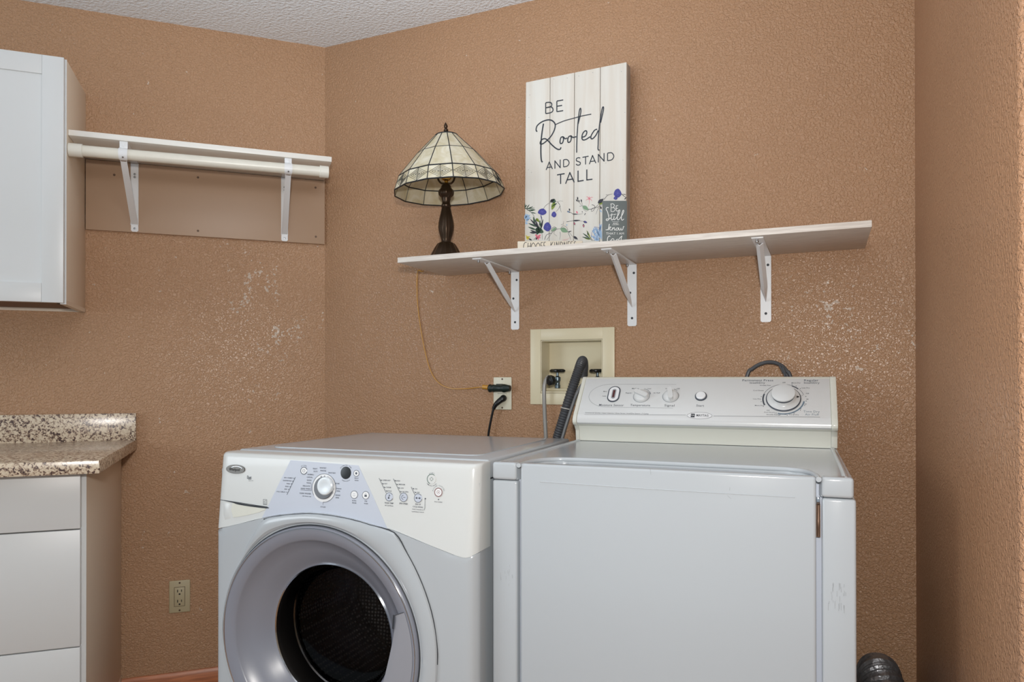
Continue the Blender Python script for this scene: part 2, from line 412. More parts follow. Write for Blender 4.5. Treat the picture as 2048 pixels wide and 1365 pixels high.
def glyphs(txt, bold=0.0):
    key = (txt, bold)
    if key in _gc: return _gc[key]
    cu = bpy.data.curves.new('t', 'FONT'); cu.body = txt; cu.resolution_u = 2; cu.offset = bold; cu.space_character = 1.06
    o = bpy.data.objects.new('t', cu); COL.objects.link(o)
    dg = bpy.context.evaluated_depsgraph_get(); dg.update()
    me = o.evaluated_get(dg).to_mesh()
    vs = [(v.co.x, v.co.y) for v in me.vertices]; fs = [tuple(p.vertices) for p in me.polygons]
    o.evaluated_get(dg).to_mesh_clear(); bpy.data.objects.remove(o); bpy.data.curves.remove(cu)
    xs = [v[0] for v in vs] or [0, 1]
    _gc[key] = (vs, fs, (min(xs), max(xs))); return _gc[key]
def wtext(mb, P, txt, u, v, wpx, hpx, h=0.0005, rot=0, bold=0.0):
    a = P.px(u-wpx/2, v); b = P.px(u+wpx/2, v); c = P.px(u, v); t = P.px(u, v-hpx/2); t2 = P.px(u, v+hpx/2)
    mb.text(P, txt, c, abs(b[0]-a[0]), abs(t[1]-t2[1]), h, rot, bold)
def px_list(P, pts, h=0.0): return [P.px(u, v, h) for u, v in pts]

# ------------------------------------------------------------------ the setting
H = 2.3897
# back wall with a hole for the laundry box
ol, o_r, ot, ob = 0.8444, 1.1326, 1.2900, 1.0406     # flange
il, ir, it, ib = 0.8812, 1.0925, 1.2525, 1.0784      # recess opening
w = MB(); t = 0.12
for a, b, c, d in ((0, il, 0, H), (ir, 1.97, 0, H), (il, ir, 0, ib), (il, ir, it, H)):
    w.box(B, a, b, c, d, -t, 0)
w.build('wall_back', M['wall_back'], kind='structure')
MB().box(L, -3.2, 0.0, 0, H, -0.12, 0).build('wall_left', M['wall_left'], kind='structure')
R = Plane((1.97, 0, 0), (0, -1, 0), (0, 0, 1))       # right wall face, normal towards -X
w = MB(); w.box(R, -0.12, 1.138, 0, H, -0.14, 0, 0.018, 4)
w.build('wall_right', M['wall_right'], kind='structure')
MB().box(R, 0.2, 2.6, 0, H, -1.5, -1.4).build('wall_hall', M['hall'], kind='structure')
MB()._add([(-3.2, -3.9, H), (3.6, -3.9, H), (3.6, 0.3, H), (-3.2, 0.3, H), (-3.2, -3.9, H+.1), (3.6, -3.9, H+.1), (3.6, 0.3, H+.1), (-3.2, 0.3, H+.1)],
    [(0, 3, 2, 1), (4, 5, 6, 7), (0, 1, 5, 4), (1, 2, 6, 5), (2, 3, 7, 6), (3, 0, 4, 7)]).build('ceiling', M['ceiling'], kind='structure')
MB()._add([(-3.2, -3.9, 0), (3.6, -3.9, 0), (3.6, 0.3, 0), (-3.2, 0.3, 0), (-3.2, -3.9, -.1), (3.6, -3.9, -.1), (3.6, 0.3, -.1), (-3.2, 0.3, -.1)],
    [(0, 1, 2, 3), (4, 7, 6, 5), (0, 4, 5, 1), (1, 5, 6, 2), (2, 6, 7, 3), (3, 7, 4, 0)]).build('floor', M['floor'], kind='structure')
MB().extr(L, [(0, 0), (0.012, 0), (0.012, 0.072), (0.005, 0.085), (0, 0.085)], -0.684, -0.006).build('baseboard_left', M['base'], kind='structure')
MB().extr(B, [(0, 0), (0.012, 0), (0.012, 0.072), (0.005, 0.085), (0, 0.085)], 0.006, 1.957).build('baseboard_back', M['base'], kind='structure')
MB().extr(R, [(0, 0), (0.012, 0), (0.012, 0.072), (0.005, 0.085), (0, 0.085)], 0.013, 1.12).build('baseboard_right', M['base'], kind='structure')

# ------------------------------------------------------------------ left wall: painted backing board
lz, pb = 1.8951, 1.6361
BT = 0.012
bd = thing('backing_board', 'smooth tan painted board screwed to the wall under the left shelf', 'board', L.at(-0.4, pb, 0), math.radians(43.7365))
MB().box(L, -0.795, -0.002, pb, lz-0.0186, 0, BT, 0.001).build('panel', M['board'], bd)
for u, v in ((396, 355), (396, 462), (631, 375.6), (631.7, 473.8), (228.5, 350)):
    c = L.px(u, v, BT)
    MB().lathe(L.at(c[0], c[1], BT), L.n, [(0.0042, -0.001), (0.004, 0.0006), (0.0016, 0.0007), (0, 0.0001)], 12).build('screw', M['screw'], bd)
# shelf on the left wall
ls0, ls1, ldp, lt = 0.0038, 0.7960, 0.2634, 0.0176
MB().box(L, -ls1, -ls0, lz-lt, lz, 0.001, ldp, 0.0012).build_thing('wall_shelf', M['shelfwhite'],
    'white closet shelf on the left wall between the cabinet and the corner', 'shelf', L.at(-0.4, lz-lt, 0.001))
# brackets with rod hooks
RD, RZ0, RZ1, RR = 0.258, 1.8345, 1.8415, 0.0172
def rod_z(s): return RZ0+(RZ1-RZ0)*(s+0.7645)/(0.7645-0.043)
def closet_bracket(s, label):
    o = thing('closet_bracket', label, 'bracket', L.at(s, 1.64, BT), math.radians(43.7365), 'closet brackets holding the rod')
    w2 = 0.0115; zt = lz-lt-0.0003
    p = MB(); p.prism(L, [(s-w2, 1.642), (s-w2*.6, 1.638), (s+w2*.6, 1.638), (s+w2, 1.642), (s+w2, zt-.003), (s-w2, zt-.003)], BT+.0003, BT+0.0022, 0.0005)
    for sg in (-1, 1): p.box(L, s+sg*w2-0.0008, s+sg*w2+0.0008, 1.66, zt-.003, BT+.0003, BT+0.007)
    wp = p.build('wall_plate', M['metalwhite'], o)
    for z in (1.649, 1.838, 1.828):
        MB().lathe(L.at(s, z, BT+0.002), L.n, [(0.0042, 0), (0.0036, 0.0012), (0, 0.0016)], 12).build('screw', M['steel'], wp)
    a = MB(); a.box(L, s-w2, s+w2, zt-0.0022, zt, BT+.0025, ldp-0.006, 0.0004)
    a.box(L, s-w2, s+w2, zt-0.022, zt, ldp-0.0075, ldp-0.0055, 0.0004); a.box(L, s-.004, s+.004, zt-.016, zt-.006, ldp-.0055, ldp-.0045, .0004)
    a.build('arm', M['metalwhite'], o)
    # diagonal channel brace: web plus two lips
    A = V((0, rod_z(s)-0.022, RD-0.004)); Bq = V((0, 1.664, BT+0.004)); n = 14
    br = MB()
    for off, wd2, dep in ((0, 0.008, 0.0012), (-0.0085, 0.0009, 0.007), (0.0085, 0.0009, 0.007)):
        vs = []; fs = []
        for i in range(n+1):
            k = i/n; q = A.lerp(Bq, k); ww = wd2*(1.0+0.25*k) if off == 0 else wd2
            oo = off*(1+0.2*k)
            for ds, dh in ((-ww, -dep/2), (ww, -dep/2), (ww, dep/2), (-ww, dep/2)):
                vs.append(L.at(s+oo+ds, q.y+dh*.5, q.z+dh))
        for i in range(n):
            for j in range(4): fs.append((i*4+j, i*4+(j+1) % 4, (i+1)*4+(j+1) % 4, (i+1)*4+j))
        fs += [(0, 3, 2, 1), tuple(n*4+j for j in range(4))]
        br._add(vs, fs)
    br.build('brace', M['metalwhite'], o)
    hk = MB(); zc = rod_z(s); vs = []; fs = []; n = 20
    for i in range(n+1):                       # strap curling round the front of the rod
        a_ = math.radians(118-236*i/n); 
        ww = 0.0095*(1+0.35*math.sin(math.pi*min(1, i/n)))
        for r_ in (RR+0.0006, RR+0.0024):
            for sg in (-1, 1):
                vs.append(L.at(s+sg*ww, zc+r_*math.sin(a_), RD+r_*math.cos(a_)))
    for i in range(n):
        b0 = i*4; b1 = b0+4
        for x, y in ((0, 1), (1, 3), (3, 2), (2, 0)): fs.append((b0+x, b0+y, b1+y, b1+x))
    fs += [(0, 2, 3, 1), (n*4, n*4+1, n*4+3, n*4+2)]
    hk._add(vs, fs); hk.build('rod_hook', M['metalwhite'], o)
    MB().lathe(L.at(s, zc-0.0135, RD+0.0155), L.n*0.8-L.e2*0.5, [(0.0028, 0), (0.0026, 0.001), (0, 0.0014)], 12).build('rivet', M['steel'], o)
    return o
closet_bracket(-0.645, 'white closet bracket near the cabinet end of the closet rod')
closet_bracket(-0.1475, 'white closet bracket near the corner end of the closet rod')
rod = thing('closet_rod', 'off-white plastic closet rod with end caps hooked under the left shelf', 'rod', L.at(-0.4, 1.838, RD), math.radians(43.7365))
a, b = L.at(-0.766, rod_z(-0.766), RD), L.at(-0.040, rod_z(-0.04), RD)
MB().tube([a, b], RR, 28, 0).build('tube', M['pvc'], rod)
for s0, s1 in ((-0.7955, -0.757), (-0.044, -0.014)):
    q = L.at(s0, rod_z(s0), RD); MB().lathe(q, L.e1, [(0, 0), (0.0195, 0), (0.0205, 0.001), (0.0205, s1-s0-.001), (0.0195, s1-s0), (0.0175, s1-s0)], 32).build('end_cap', M['cap'], rod)

# ------------------------------------------------------------------ left upper cabinet
uc, ud, ut, ub = 0.7967, 0.3015, 2.1019, 1.3533
cab = thing('upper_cabinet', 'white shaker-door cabinet hung high on the left wall', 'cabinet', L.at(-uc-.3, ub, 0), math.radians(43.7365))
x0 = -uc-0.80
c = MB(); c.box(L, x0, -uc, ub+0.012, ut, 0.0005, ud-0.021, 0.0008)
c.box(L, -uc-0.016, -uc, ub, ub+0.013, 0.0005, ud-0.021); c.box(L, x0, x0+0.016, ub, ub+0.013, 0.0005, ud-0.021)
c.box(L, x0, -uc, ub, ub+.013, 0.0005, 0.012)
c.build('body', M['tinted'], cab)
MB().box(L, -uc-.016, -uc+.0004, ub, ut, ud-.0213, ud-.0197).build('edge_band', M['cabwhite'], cab)
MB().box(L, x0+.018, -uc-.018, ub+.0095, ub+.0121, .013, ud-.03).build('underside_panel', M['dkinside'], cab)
def shaker(x0, x1, z0, z1, rail=0.057):
    d = MB(); hf = ud; hb = ud-0.0195
    d.box(L, x0, x0+rail, z0, z1, hb, hf, 0.001); d.box(L, x1-rail, x1, z0, z1, hb, hf, 0.001)
    d.box(L, x0+rail+.0003, x1-rail-.0003, z0, z0+rail, hb, hf-.0001, 0.0008); d.box(L, x0+rail+.0003, x1-rail-.0003, z1-rail, z1, hb, hf-.0001, 0.0008)
    d.box(L, x0+rail-.005, x1-rail+.005, z0+rail-.005, z1-rail+.005, hb, hf-0.007)
    return d
shaker(-uc-0.395, -uc-0.0035, ub+0.003, ut-0.0015).build('door', M['cabwhite'], cab)
shaker(-uc-0.7985, -uc-0.399, ub+0.003, ut-0.0015).build('door', M['cabwhite'], cab)
MB().lathe(L.at(-uc-0.03, ub+.0095, ud-.07), -L.e2, [(0.005, 0), (0.005, .004), (0, .004)], 12).build('hinge_plug', M['dark'], cab)

# ------------------------------------------------------------------ base cabinet and counter
ce, gd, cz, ct, cs, cdp = 0.685, 0.6135, 0.914, 0.0347, 0.6386, 0.6862
bc = thing('base_cabinet', 'white drawer base cabinet with taupe side under the counter', 'cabinet', L.at(-ce-.4, 0, 0), math.radians(43.7365))
x0 = -ce-0.80
c = MB(); c.box(L, x0, -ce, 0.1, cz-ct-.0005, 0.0125, gd-0.02, 0.0008); c.box(L, x0, -ce, 0, 0.1, 0.0125, gd-0.09)
c.build('body', M['tinted'], bc)
g1, g2 = 0.7245, 0.411
MB().box(L, -ce-.0165, -ce+.0005, 0.1, cz-ct-.002, gd-0.0198, gd-0.0185).build('edge_band', M['cabwhite'], bc)
for (a, b) in ((cz-ct-0.004, g1+.0018), (g1-.0018, g2+.0018), (g2-.0018, 0.105)):
    MB().box(L, x0+.002, -ce-.0105, b, a, gd-0.0185, gd, 0.0012).build('drawer', M['cabwhite'], bc, label='white slab drawer front')
ctop = thing('countertop', 'granite-pattern laminate countertop with a backsplash on the left wall', 'countertop', L.at(-ce-.4, cz-ct, 0), math.radians(43.7365))
x0 = -cs-0.88
MB().box(L, x0, -cs, cz-ct, cz, 0.0005, cdp, 0.0015).build('slab', M['granite'], ctop)
MB().box(L, x0, -cs-.001, cz-.0005, cz+0.0928, 0.0005, 0.0185, 0.001).build('backsplash', M['granite'], ctop)

# ------------------------------------------------------------------ outlets
def plate(P, s0, s1, t0, t1, kind, par_mat, o, hole_mat):
    pr = MB(); pr.box(P, s0, s1, t0, t1, 0.0002, 0.006, 0.003, 3).build('cover_plate', par_mat, o)
    cx, cy = (s0+s1)/2, (t0+t1)/2
    for z in (cy+0.0485, cy-0.0485):
        q = P.at(cx, z, 0.0055); MB().lathe(q, P.n, [(0.0036, 0), (0.003, 0.0012), (0, 0.0013)], 12).build('screw', M['screw'], o)
    return cx, cy
o1 = thing('wall_outlet', 'aged ivory wall outlet low on the left wall beside the washer', 'outlet', L.at(-0.5015, 0.352, 0), math.radians(43.7365))
s0, s1, t0, t1 = -0.5358, -0.4672, 0.2955, 0.4095
cx, cy = plate(L, s0, s1, t0, t1, 'decor', M['outlet_tan'], o1, M['dark'])
MB().box(L, cx-0.0178, cx+0.0178, cy-0.0345, cy+0.0345, 0.0055, 0.0062, 0).build('gasket_line', M['screw'], o1)
rc = MB().box(L, cx-0.0165, cx+0.0165, cy-0.033, cy+0.033, 0.0055, 0.0078, 0.0008).build('receptacle', M['outlet_tan'], o1)
for z in (cy+0.016, cy-0.020):
    MB().box(L, cx-0.0078, cx-0.0050, z, z+0.0095, 0.0076, 0.0080).build('slot', M['dark'], rc); MB().box(L, cx+0.0050, cx+0.0075, z+.001, z+0.009, 0.0076, 0.0080).build('slot', M['dark'], rc)
    MB().disc(L, (cx, z-0.0065), 0.0032, 0.0030, 0.0076, 0.0080, 12).build('ground_hole', M['dark'], rc)
o2 = thing('wall_outlet', 'almond wall outlet left of the laundry box with two plugs in it', 'outlet', B.at(0.7422, 1.076, 0))
cx2, cy2 = plate(B, 0.7085, 0.7760, 1.0206, 1.1312, 'decor', M['almond'], o2, M['dark'])
rc = MB().box(B, cx2-0.0165, cx2+0.0165, cy2-0.033, cy2+0.033, 0.0055, 0.0078, 0.0008).build('receptacle', M['almond'], o2)
sl = MB()
sl.box(B, cx2-0.0165, cx2+0.0165, cy2-0.0008, cy2+.0002, 0.0077, 0.0080)
sl.build('center_seam', M['dark'], rc)

# ------------------------------------------------------------------ laundry box in the back wall
lb = thing('laundry_box', 'cream recessed washer outlet box set in the wall below the long shelf', 'outlet box', B.at(0.9868, ob, 0))
f = MB(); th = 0.006
f.box(B, ol, il, ob, ot, 0.0002, th, 0.0015); f.box(B, ir, o_r, ob, ot, 0.0002, th, 0.0015)
f.box(B, il-.0005, ir+.0005, ob, ib, 0.0002, th-.0001, 0.0015); f.box(B, il-.0005, ir+.0005, it, ot, 0.0002, th-.0001, 0.0015)
f.build('flange', M['ivory'], lb)
g = MB(); dp = 0.072
g.box(B, il+.0008, il+0.003, ib+.0008, it-.0008, -dp, 0.004); g.box(B, ir-0.003, ir-.0008, ib+.0008, it-.0008, -dp, 0.004)
g.box(B, il+.003, ir-.003, it-0.003, it-.0008, -dp, 0.004); g.box(B, il+.003, ir-.003, ib+.0008, ib+0.006, -dp, 0.004)
g.box(B, il+.0008, ir-.0008, ib+.0008, it-.0008, -dp-.003, -dp); g.box(B, il+.003, ir-.003, ib+.006, ib+.016, -dp, -0.04, .002)
g.build('recess', M['ivory'], lb)
def valve(u, v):
    P0 = B.px(u, v, -0.03); s_, t_ = P0
    o = thing('shutoff_valve', 'metal shutoff valve with dark handle at the %s of the laundry box' % ('left side' if u < 1150 else 'right side'), 'valve', B.at(s_, t_-0.06, -0.03), 0, 'laundry box valves')
    h = MB()
    h.lathe(B.at(s_, t_, -0.03), B.e2, [(0, .004), (.006, .004), (.008, .002), (.008, -.002), (.004, -.004), (0, -.004)], 16)
    def lobes(a, hh): return 1+0.16*math.cos(4*a)
    h.lathe(B.at(s_, t_, -0.03), B.e2, [(.011, -.004), (.019, -.0055), (.0235, -.002), (.0235, .002), (.019, .0055), (.011, .004), (.011, -.004)], 40, rmod=lobes)
    for k in range(4):
        a_ = k*math.pi/2+.4; h.tube([B.at(s_, t_, -0.03), B.at(s_+.018*math.cos(a_), t_, -0.03+.018*math.sin(a_))], 0.0028, 6, 0)
    h.build('handle', M['black'], o)
    MB().lathe(B.at(s_, t_-0.058, -0.03), B.e2, [(.009, 0), (.0095, .01), (.008, .012), (.008, .024), (.0105, .026), (.0105, .036), (.006, .039), (.0042, .041), (.0042, .055), (0, .056)], 20).build('stem', M['valve'], o)
    MB().lathe(B.at(s_-0.001, t_-0.036, -0.03), (B.n-B.e1*.4), [(.008, 0), (.008, .022), (.011, .022), (.011, .028)], 20).build('spout', M['valve'], o)
    return s_, t_
vs1 = valve(1115, 742); vs2 = valve(1195, 742)

# hoses --------------------------------------------------------------------
def B3(u, v, h): return B.at(*B.px(u, v, h), h)
h1 = thing('supply_hose', 'grey supply hose looping out of the left valve down behind the washer', 'hose', B3(1090, 880, .03))
MB().tube([B3(1104, 757, .012), B3(1096, 755, .022), B3(1089, 770, .03), B3(1088.5, 800, .032), B3(1090, 840, .03), B3(1092, 880, .03), B3(1094, 915, .03), B.at(0.915, 0.75, .035)], 0.0065, 12, 6).build('hose', M['hoselight'], h1)
MB().lathe(B3(1104, 761, 0.024), (-B.e1*.5+B.n-B.e2*.1), [(0, -.004), (.014, -.004), (.0165, 0), (.0165, .012), (.012, .014), (.008, .018), (0, .018)], 14, rmod=lambda a, h: 1+.05*math.cos(7*a)).build('coupling', M['black'], h1)
h2 = thing('drain_hose', 'charcoal corrugated drain hose hanging out of the laundry box', 'hose', B3(1115, 880, .05))
dpts = [B3(1166, 752, -.054), B3(1167, 733, -.034), B3(1165, 722, -.002), B3(1159, 735, .028), B3(1149, 764, .036), B3(1136, 805, .045), B3(1124, 845, .052), B3(1113, 882, .056), B3(1105, 912, .06), B.at(.925, .72, .06)]
MB().tube(dpts, 0.0150, 18, 16, rf=lambda k, i: 1+0.075*(1 if i % 2 else -1)).build('hose', M['hosedark'], h2)
c_ = B3(1132, 817, .0455); MB().tube([c_+V((math.cos(a)*.020+.004, -.002+math.sin(a)*.0195, -.004*math.cos(a))) for a in [2*math.pi*i/16 for i in range(17)]], 0.0012, 6, 0).build('zip_tie', M['cap'], h2)
h3 = thing('supply_hose', 'thin grey hose zip-tied along the corrugated drain hose', 'hose', B3(1120, 880, .07))
MB().tube([B3(1193, 762, -.012), B3(1180, 762, .02), B3(1166, 768, .045), B3(1155, 785, .062), B3(1147, 806, .064), B3(1140, 826, .068), B3(1130, 858, .075), B3(1122, 886, .08), B3(1114, 915, .08), B.at(.95, .72, .08)], 0.0052, 12, 6).build('hose', M['hosegrey'], h3)

# cord loop above the dryer and its outlet-free ends behind it
lp = thing('power_cord', 'dark grey cord looping up behind the dryer console', 'cord', B3(1540, 750, .03))
MB().tube([B.at(1.50, .98, .035), B3(1493.5, 755, .03), B3(1505, 738, .03), B3(1525, 727, .03), B3(1545, 725, .03), B3(1562, 731, .03), B3(1573, 742, .032), B3(1582, 758, .035), B.at(1.69, .98, .04)], 0.0056, 10, 6).build('cord', M['hosedark'], lp)
MB().tube([B3(1566, 735, .037), B3(1571, 748, .038), B3(1576, 760, .04), B.at(1.665, .98, .045)], 0.0032, 8, 5).build('strand', M['hosedark'], lp)
MB().tube([B3(1559, 731, .037), B3(1566, 744, .038), B3(1571, 760, .04), B.at(1.65, .98, .045)], 0.0030, 8, 5).build('strand', M['hosedark'], lp)

# foil duct and elbow at bottom right
du = thing('vent_duct', 'crinkled foil dryer vent elbow low between the dryer and right wall', 'duct', V((1.87, -.12, .0)))
q = [V((1.871, -.056, .30)), V((1.872, -.075, .335)), V((1.874, -.11, .345)), V((1.886, -.145, .30)), V((1.895, -.16, .15)), V((1.895, -.16, .004))]
MB().tube(q, 0.050, 28, 14, rf=lambda k, i: 1+.035*(1 if i % 2 else -1)+.02*math.sin(i*1.7)).build('duct_pipe', M['foil'], du)

# ------------------------------------------------------------------ long shelf on the back wall
sl_, sr_, sd_, sz_, st_ = 0.5215, 1.8474, 0.3117, 1.5040, 0.0165
MB().box(B, sl_, sr_, sz_-st_, sz_, 0.0008, sd_, 0.001).build_thing('wall_shelf', M['shelfgrain'],
    'long white woodgrain shelf on the back wall above the laundry box', 'shelf', B.at(1.18, sz_-st_, 0.0008))
def shelf_bracket(sc, label):
    o = thing('shelf_bracket', label, 'bracket', B.at(sc, 1.29, 0), 0, 'brackets under the long shelf')
    w2 = 0.0148; zt = sz_-st_-.0003; zb = 1.291
    p = MB(); p.prism(B, [(sc-w2, zb+.004), (sc-w2+.004, zb), (sc+w2-.004, zb), (sc+w2, zb+.004), (sc+w2, zt), (sc-w2, zt)], 0.0003, 0.0035, 0.0006)
    wp = p.build('wall_plate', M['metalwhite'], o)
    for ds, z in ((0.006, 1.458), (-0.006, 1.396), (0, 1.316)):
        MB().lathe(B.at(sc+ds, z, 0.0034), B.n, [(0.0040, 0), (0.0034, 0.0005), (0, 0.0006)], 14).build('screw', M['gap'], wp)
    a = MB(); a.box(B, sc-w2, sc+w2, zt-0.0035, zt, 0.0036, sd_-0.016, 0.0006)
    ar = a.build('arm', M['metalwhite'], o)
    MB().lathe(B.at(sc-.002, zt-.0035, sd_-0.034), -B.e2, [(0.003, 0), (.003, .004), (0.0042, .0045), (0.0036, .0075), (0, .0085)], 12).build('screw', M['steel'], ar)
    MB().lathe(B.at(sc-.008, zt-.0035, 0.03), -B.e2, [(0.003, 0), (.003, .004), (0.0042, .0045), (0.0036, .0075), (0, .0085)], 12).build('screw', M['steel'], ar)
    br = MB(); A = (0.222, zt-.0035); Z = (0.004, 1.352); n = 12
    dirv = V((Z[0]-A[0], Z[1]-A[1], 0)).normalized(); nv = V((-dirv.y, dirv.x, 0))
    # V channel pressed brace, tapering to a point at the wall plate
    vs = []; fs = []
    for i in range(n+1):
        k = i/n; hh = A[0]+(Z[0]-A[0])*k; zz = A[1]+(Z[1]-A[1])*k
        wv = 0.0095*(1 if k < .72 else max(0.12, 1-(k-.72)/.28*.88)); dv = 0.010*(1 if k < .8 else max(.3, 1-(k-.8)/.2*.7))
        for ds, dd in ((-wv, 0), (0, -dv), (wv, 0), (wv*.78, .0016), (0, -dv+.003), (-wv*.78, .0016)):
            vs.append(B.at(sc+ds, zz+nv.y*dd*-1, hh+nv.x*dd*-1))
    for i in range(n):
        for j in range(6): fs.append((i*6+j, i*6+(j+1) % 6, (i+1)*6+(j+1) % 6, (i+1)*6+j))
    fs += [tuple(range(6))[::-1], tuple(n*6+j for j in range(6))]
    br._add(vs, fs); br.build('brace', M['metalwhite'], o)
for sc, lab in ((0.7885, 'white metal shelf bracket nearest the lamp'), (1.1885, 'white metal shelf bracket above the laundry box, middle of three'), (1.5862, 'white metal shelf bracket above the dryer controls, rightmost of three')):
    shelf_bracket(sc, lab)

# ------------------------------------------------------------------ table lamp
LC = V((0.635, -0.185, 0)); cdir = V((0.47616, -0.87936, 0)); side = V((0.87936, 0.47616, 0))
lampS = -0.009
lo = LC+side*lampS
lamp = thing('table_lamp', 'bronze table lamp with cream stained glass shade at the left shelf end', 'lamp', (lo.x, lo.y, sz_), math.atan2(side.y, side.x))
def bmod(a, h): return 1+0.05*abs(math.cos(4*a))**4
zs = sz_+.0003
MB().lathe((lo.x, lo.y, zs), (0, 0, 1), [(0, 0), (.058, 0), (.0585, .004), (.0525, .009), (.050, .013), (.0445, .024), (.038, .037), (.032, .048), (.028, .054), (.0262, .057), (.018, .060), (0, .060)], 48,
           xdir=side, rmod=lambda a, h: 1+0.045*math.cos(8*a)+(0.02*math.cos(24*a) if .01 < h < .055 else 0)).build('base', M['bronze'], lamp)
def fl(a, h): return 1+(0.032*math.cos(12*a) if .068 < h < .172 else (.05*math.cos(8*a) if .206 < h < .236 else 0))
MB().lathe((lo.x, lo.y, zs), (0, 0, 1), [(0, .058), (.0175, .058), (.0158, .062), (.0155, .066), (.0165, .072), (.0200, .084), (.0235, .098), (.0248, .110), (.0240, .122), (.0215, .137), (.0180, .152), (.0152, .165), (.0142, .172), (.0162, .175), (.0165, .179), (.0145, .182),
           (.0128, .187), (.0130, .195), (.0150, .199), (.0150, .204), (.0175, .207), (.0228, .213), (.0243, .222), (.0225, .229), (.0175, .234), (.0165, .238), (.0150, .243), (.0095, .248), (.006, .252), (0, .252)], 48, xdir=side, rmod=fl).build('column', M['bronze'], lamp)
sc_ = lo+side*.0005
MB().lathe((sc_.x, sc_.y, zs), (0, 0, 1), [(0, .250), (.006, .250), (.006, .258), (.013, .261), (.0165, .266), (.0170, .280), (.0165, .30), (.0175, .302), (.0165, .318), (0, .318)], 28).build('socket', M['brass'], lamp)
hp = MB()
for sg in (-1, 1):
    f0 = lambda s_, z: (lo+side*(s_*sg))+V((0, 0, zs+z))
    hp.tube([f0(.006, .250), f0(.016, .251), f0(.024, .260), f0(.0275, .272)], .0032, 10, 4)
    hp.tube([f0(.0275, .270), f0(.0275, .286)], .0048, 10, 0)
    hp.tube([f0(.0275, .284), f0(.029, .31), f0(.032, .345), f0(.028, .375), f0(.014, .395), f0(0, .402)], .0022, 8, 4)
hp.build('harp', M['bronze'], lamp)
# shade: 14 panels, slightly tilted
NP = 14; tilt = math.radians(-3.0)
zc0 = 1.745
T = Matrix.Translation(V((LC.x, LC.y, zc0))) @ Matrix.Rotation(-tilt, 4, cdir) @ Matrix.Rotation(math.atan2(side.y, side.x)+math.radians(-86), 4, 'Z')
rings = [(0.036, 1.9085), (0.0985, 1.846), (0.1620, 1.7715), (0.1790, 1.7265)]
def sp(k, i, dr=0.0):
    r, z = rings[i] if isinstance(i, int) else i
    a = 2*math.pi*k/NP
    return T @ V(((r+dr)*math.cos(a), (r+dr)*math.sin(a), z-zc0))
shade = MB(); th = 0.0016
for k in range(NP):
    for i in range(3):
        q = [sp(k, i), sp(k+1, i), sp(k+1, i+1), sp(k, i+1)]; q2 = [sp(k, i, -th), sp(k+1, i, -th), sp(k+1, i+1, -th), sp(k, i+1, -th)]
        shade._add(q+q2, [(3, 2, 1, 0), (4, 5, 6, 7)])
sh = shade.build('shade', M['glass'], lamp, smooth_angle=10)
came = MB()
for i, rr in ((0, .0028), (1, .0016), (2, .0024), (3, .0022)):
    came.tube([sp(k, i, -.0008) for k in range(NP+1)], rr, 6, 0)
for k in range(NP):
    came.tube([sp(k, i, -.0008) for i in range(4)], .0017, 6, 0)
came.build('leading', M['came'], sh)
dia = MB()
for k in range(NP):                                   # nested diamonds fired onto the band panels
    a_, b_, c_, d_ = sp(k, 2, .0003), sp(k+1, 2, .0003), sp(k+1, 3, .0003), sp(k, 3, .0003)
    out = (b_-a_).cross(d_-a_).normalized()
    if out.dot(a_-V((LC.x, LC.y, a_.z))) < 0: out = -out
    def bl(x, y): return a_.lerp(b_, x).lerp(d_.lerp(c_, x), y)+out*0.0004
    P_ = Plane((0, 0, 0), (1, 0, 0), (0, 1, 0))
    for f_ in (0.46, 0.34, 0.23, 0.12):
        q = [bl(.5-f_, .5), bl(.5, .5-f_*.98), bl(.5+f_, .5), bl(.5, .5+f_*.98), bl(.5-f_, .5)]
        for x, y in zip(q, q[1:]): dia.tube([x, y], .0006, 4, 0)
    dia.tube([bl(.5, .04), bl(.5, .96)], .00055, 4, 0); dia.tube([bl(.38, .5), bl(.62, .5)], .0005, 4, 0)
    dia.tube([bl(.0, .5), bl(.05, .5)], .0005, 4, 0); dia.tube([bl(.95, .5), bl(1, .5)], .0005, 4, 0)
dia.build('diamond_pattern', M['came'], sh)
top = T @ V((0, 0, rings[0][1]-zc0)); axs = (T.to_3x3() @ V((0, 0, 1)))
MB().lathe(top, axs, [(.0355, -.003), (.0365, 0), (.032, .004), (.016, .0075), (.006, .009), (0, .009)], 28).build('vented_cap', M['bronze'], lamp)
MB().lathe(top, axs, [(0, .006), (.0045, .007), (.0040, .012), (.0072, .015), (.0078, .019), (.0050, .0225), (.0042, .025), (.0064, .029), (.0060, .033), (.0038, .038), (.0020, .042), (0, .044)], 20).build('finial', M['bronze'], lamp)
# lamp cord: leaves the lamp across the shelf, drops behind it and swings to the outlet
MB().tube([V((lo.x-.03, lo.y+.03, sz_+.004)), V((.50, -.10, sz_+.003)), V((.44, -.02, sz_+.001)), B3(835, 545, .006), B3(834.5, 600, .006), B3(841, 655, .006), B3(851, 708, .006), B3(862, 744, .006), B3(877, 766, .006), B3(900, 777, .006), B3(930, 778, .012), B3(960, 775, .022), B3(975, 774.5, .025)], 0.0019, 8, 6).build_thing(
    'lamp_cord', M['amber'], 'thin amber lamp cord running down the wall to the outlet', 'cord', B3(835, 545, .006))
pg = thing('extension_plug', 'dark green plug block lying across the top socket of the almond outlet', 'plug', B3(1000, 778, .02))
p0 = B3(977, 777, .022); p1 = B3(1021, 777, .022)
ax = (p1-p0); ln = ax.length
MB().lathe(p0, ax, [(0, 0), (.009, 0), (.0135, .003), (.0150, .006), (.0135, .010), (.0125, .016), (.0140, .020), (.0125, .024), (.0125, .040), (.0128, .050), (.0150, .056), (.0150, .0595), (.010, ln-.001), (0, ln)], 24, sy=0.95).build('body', M['greenblack'], pg)
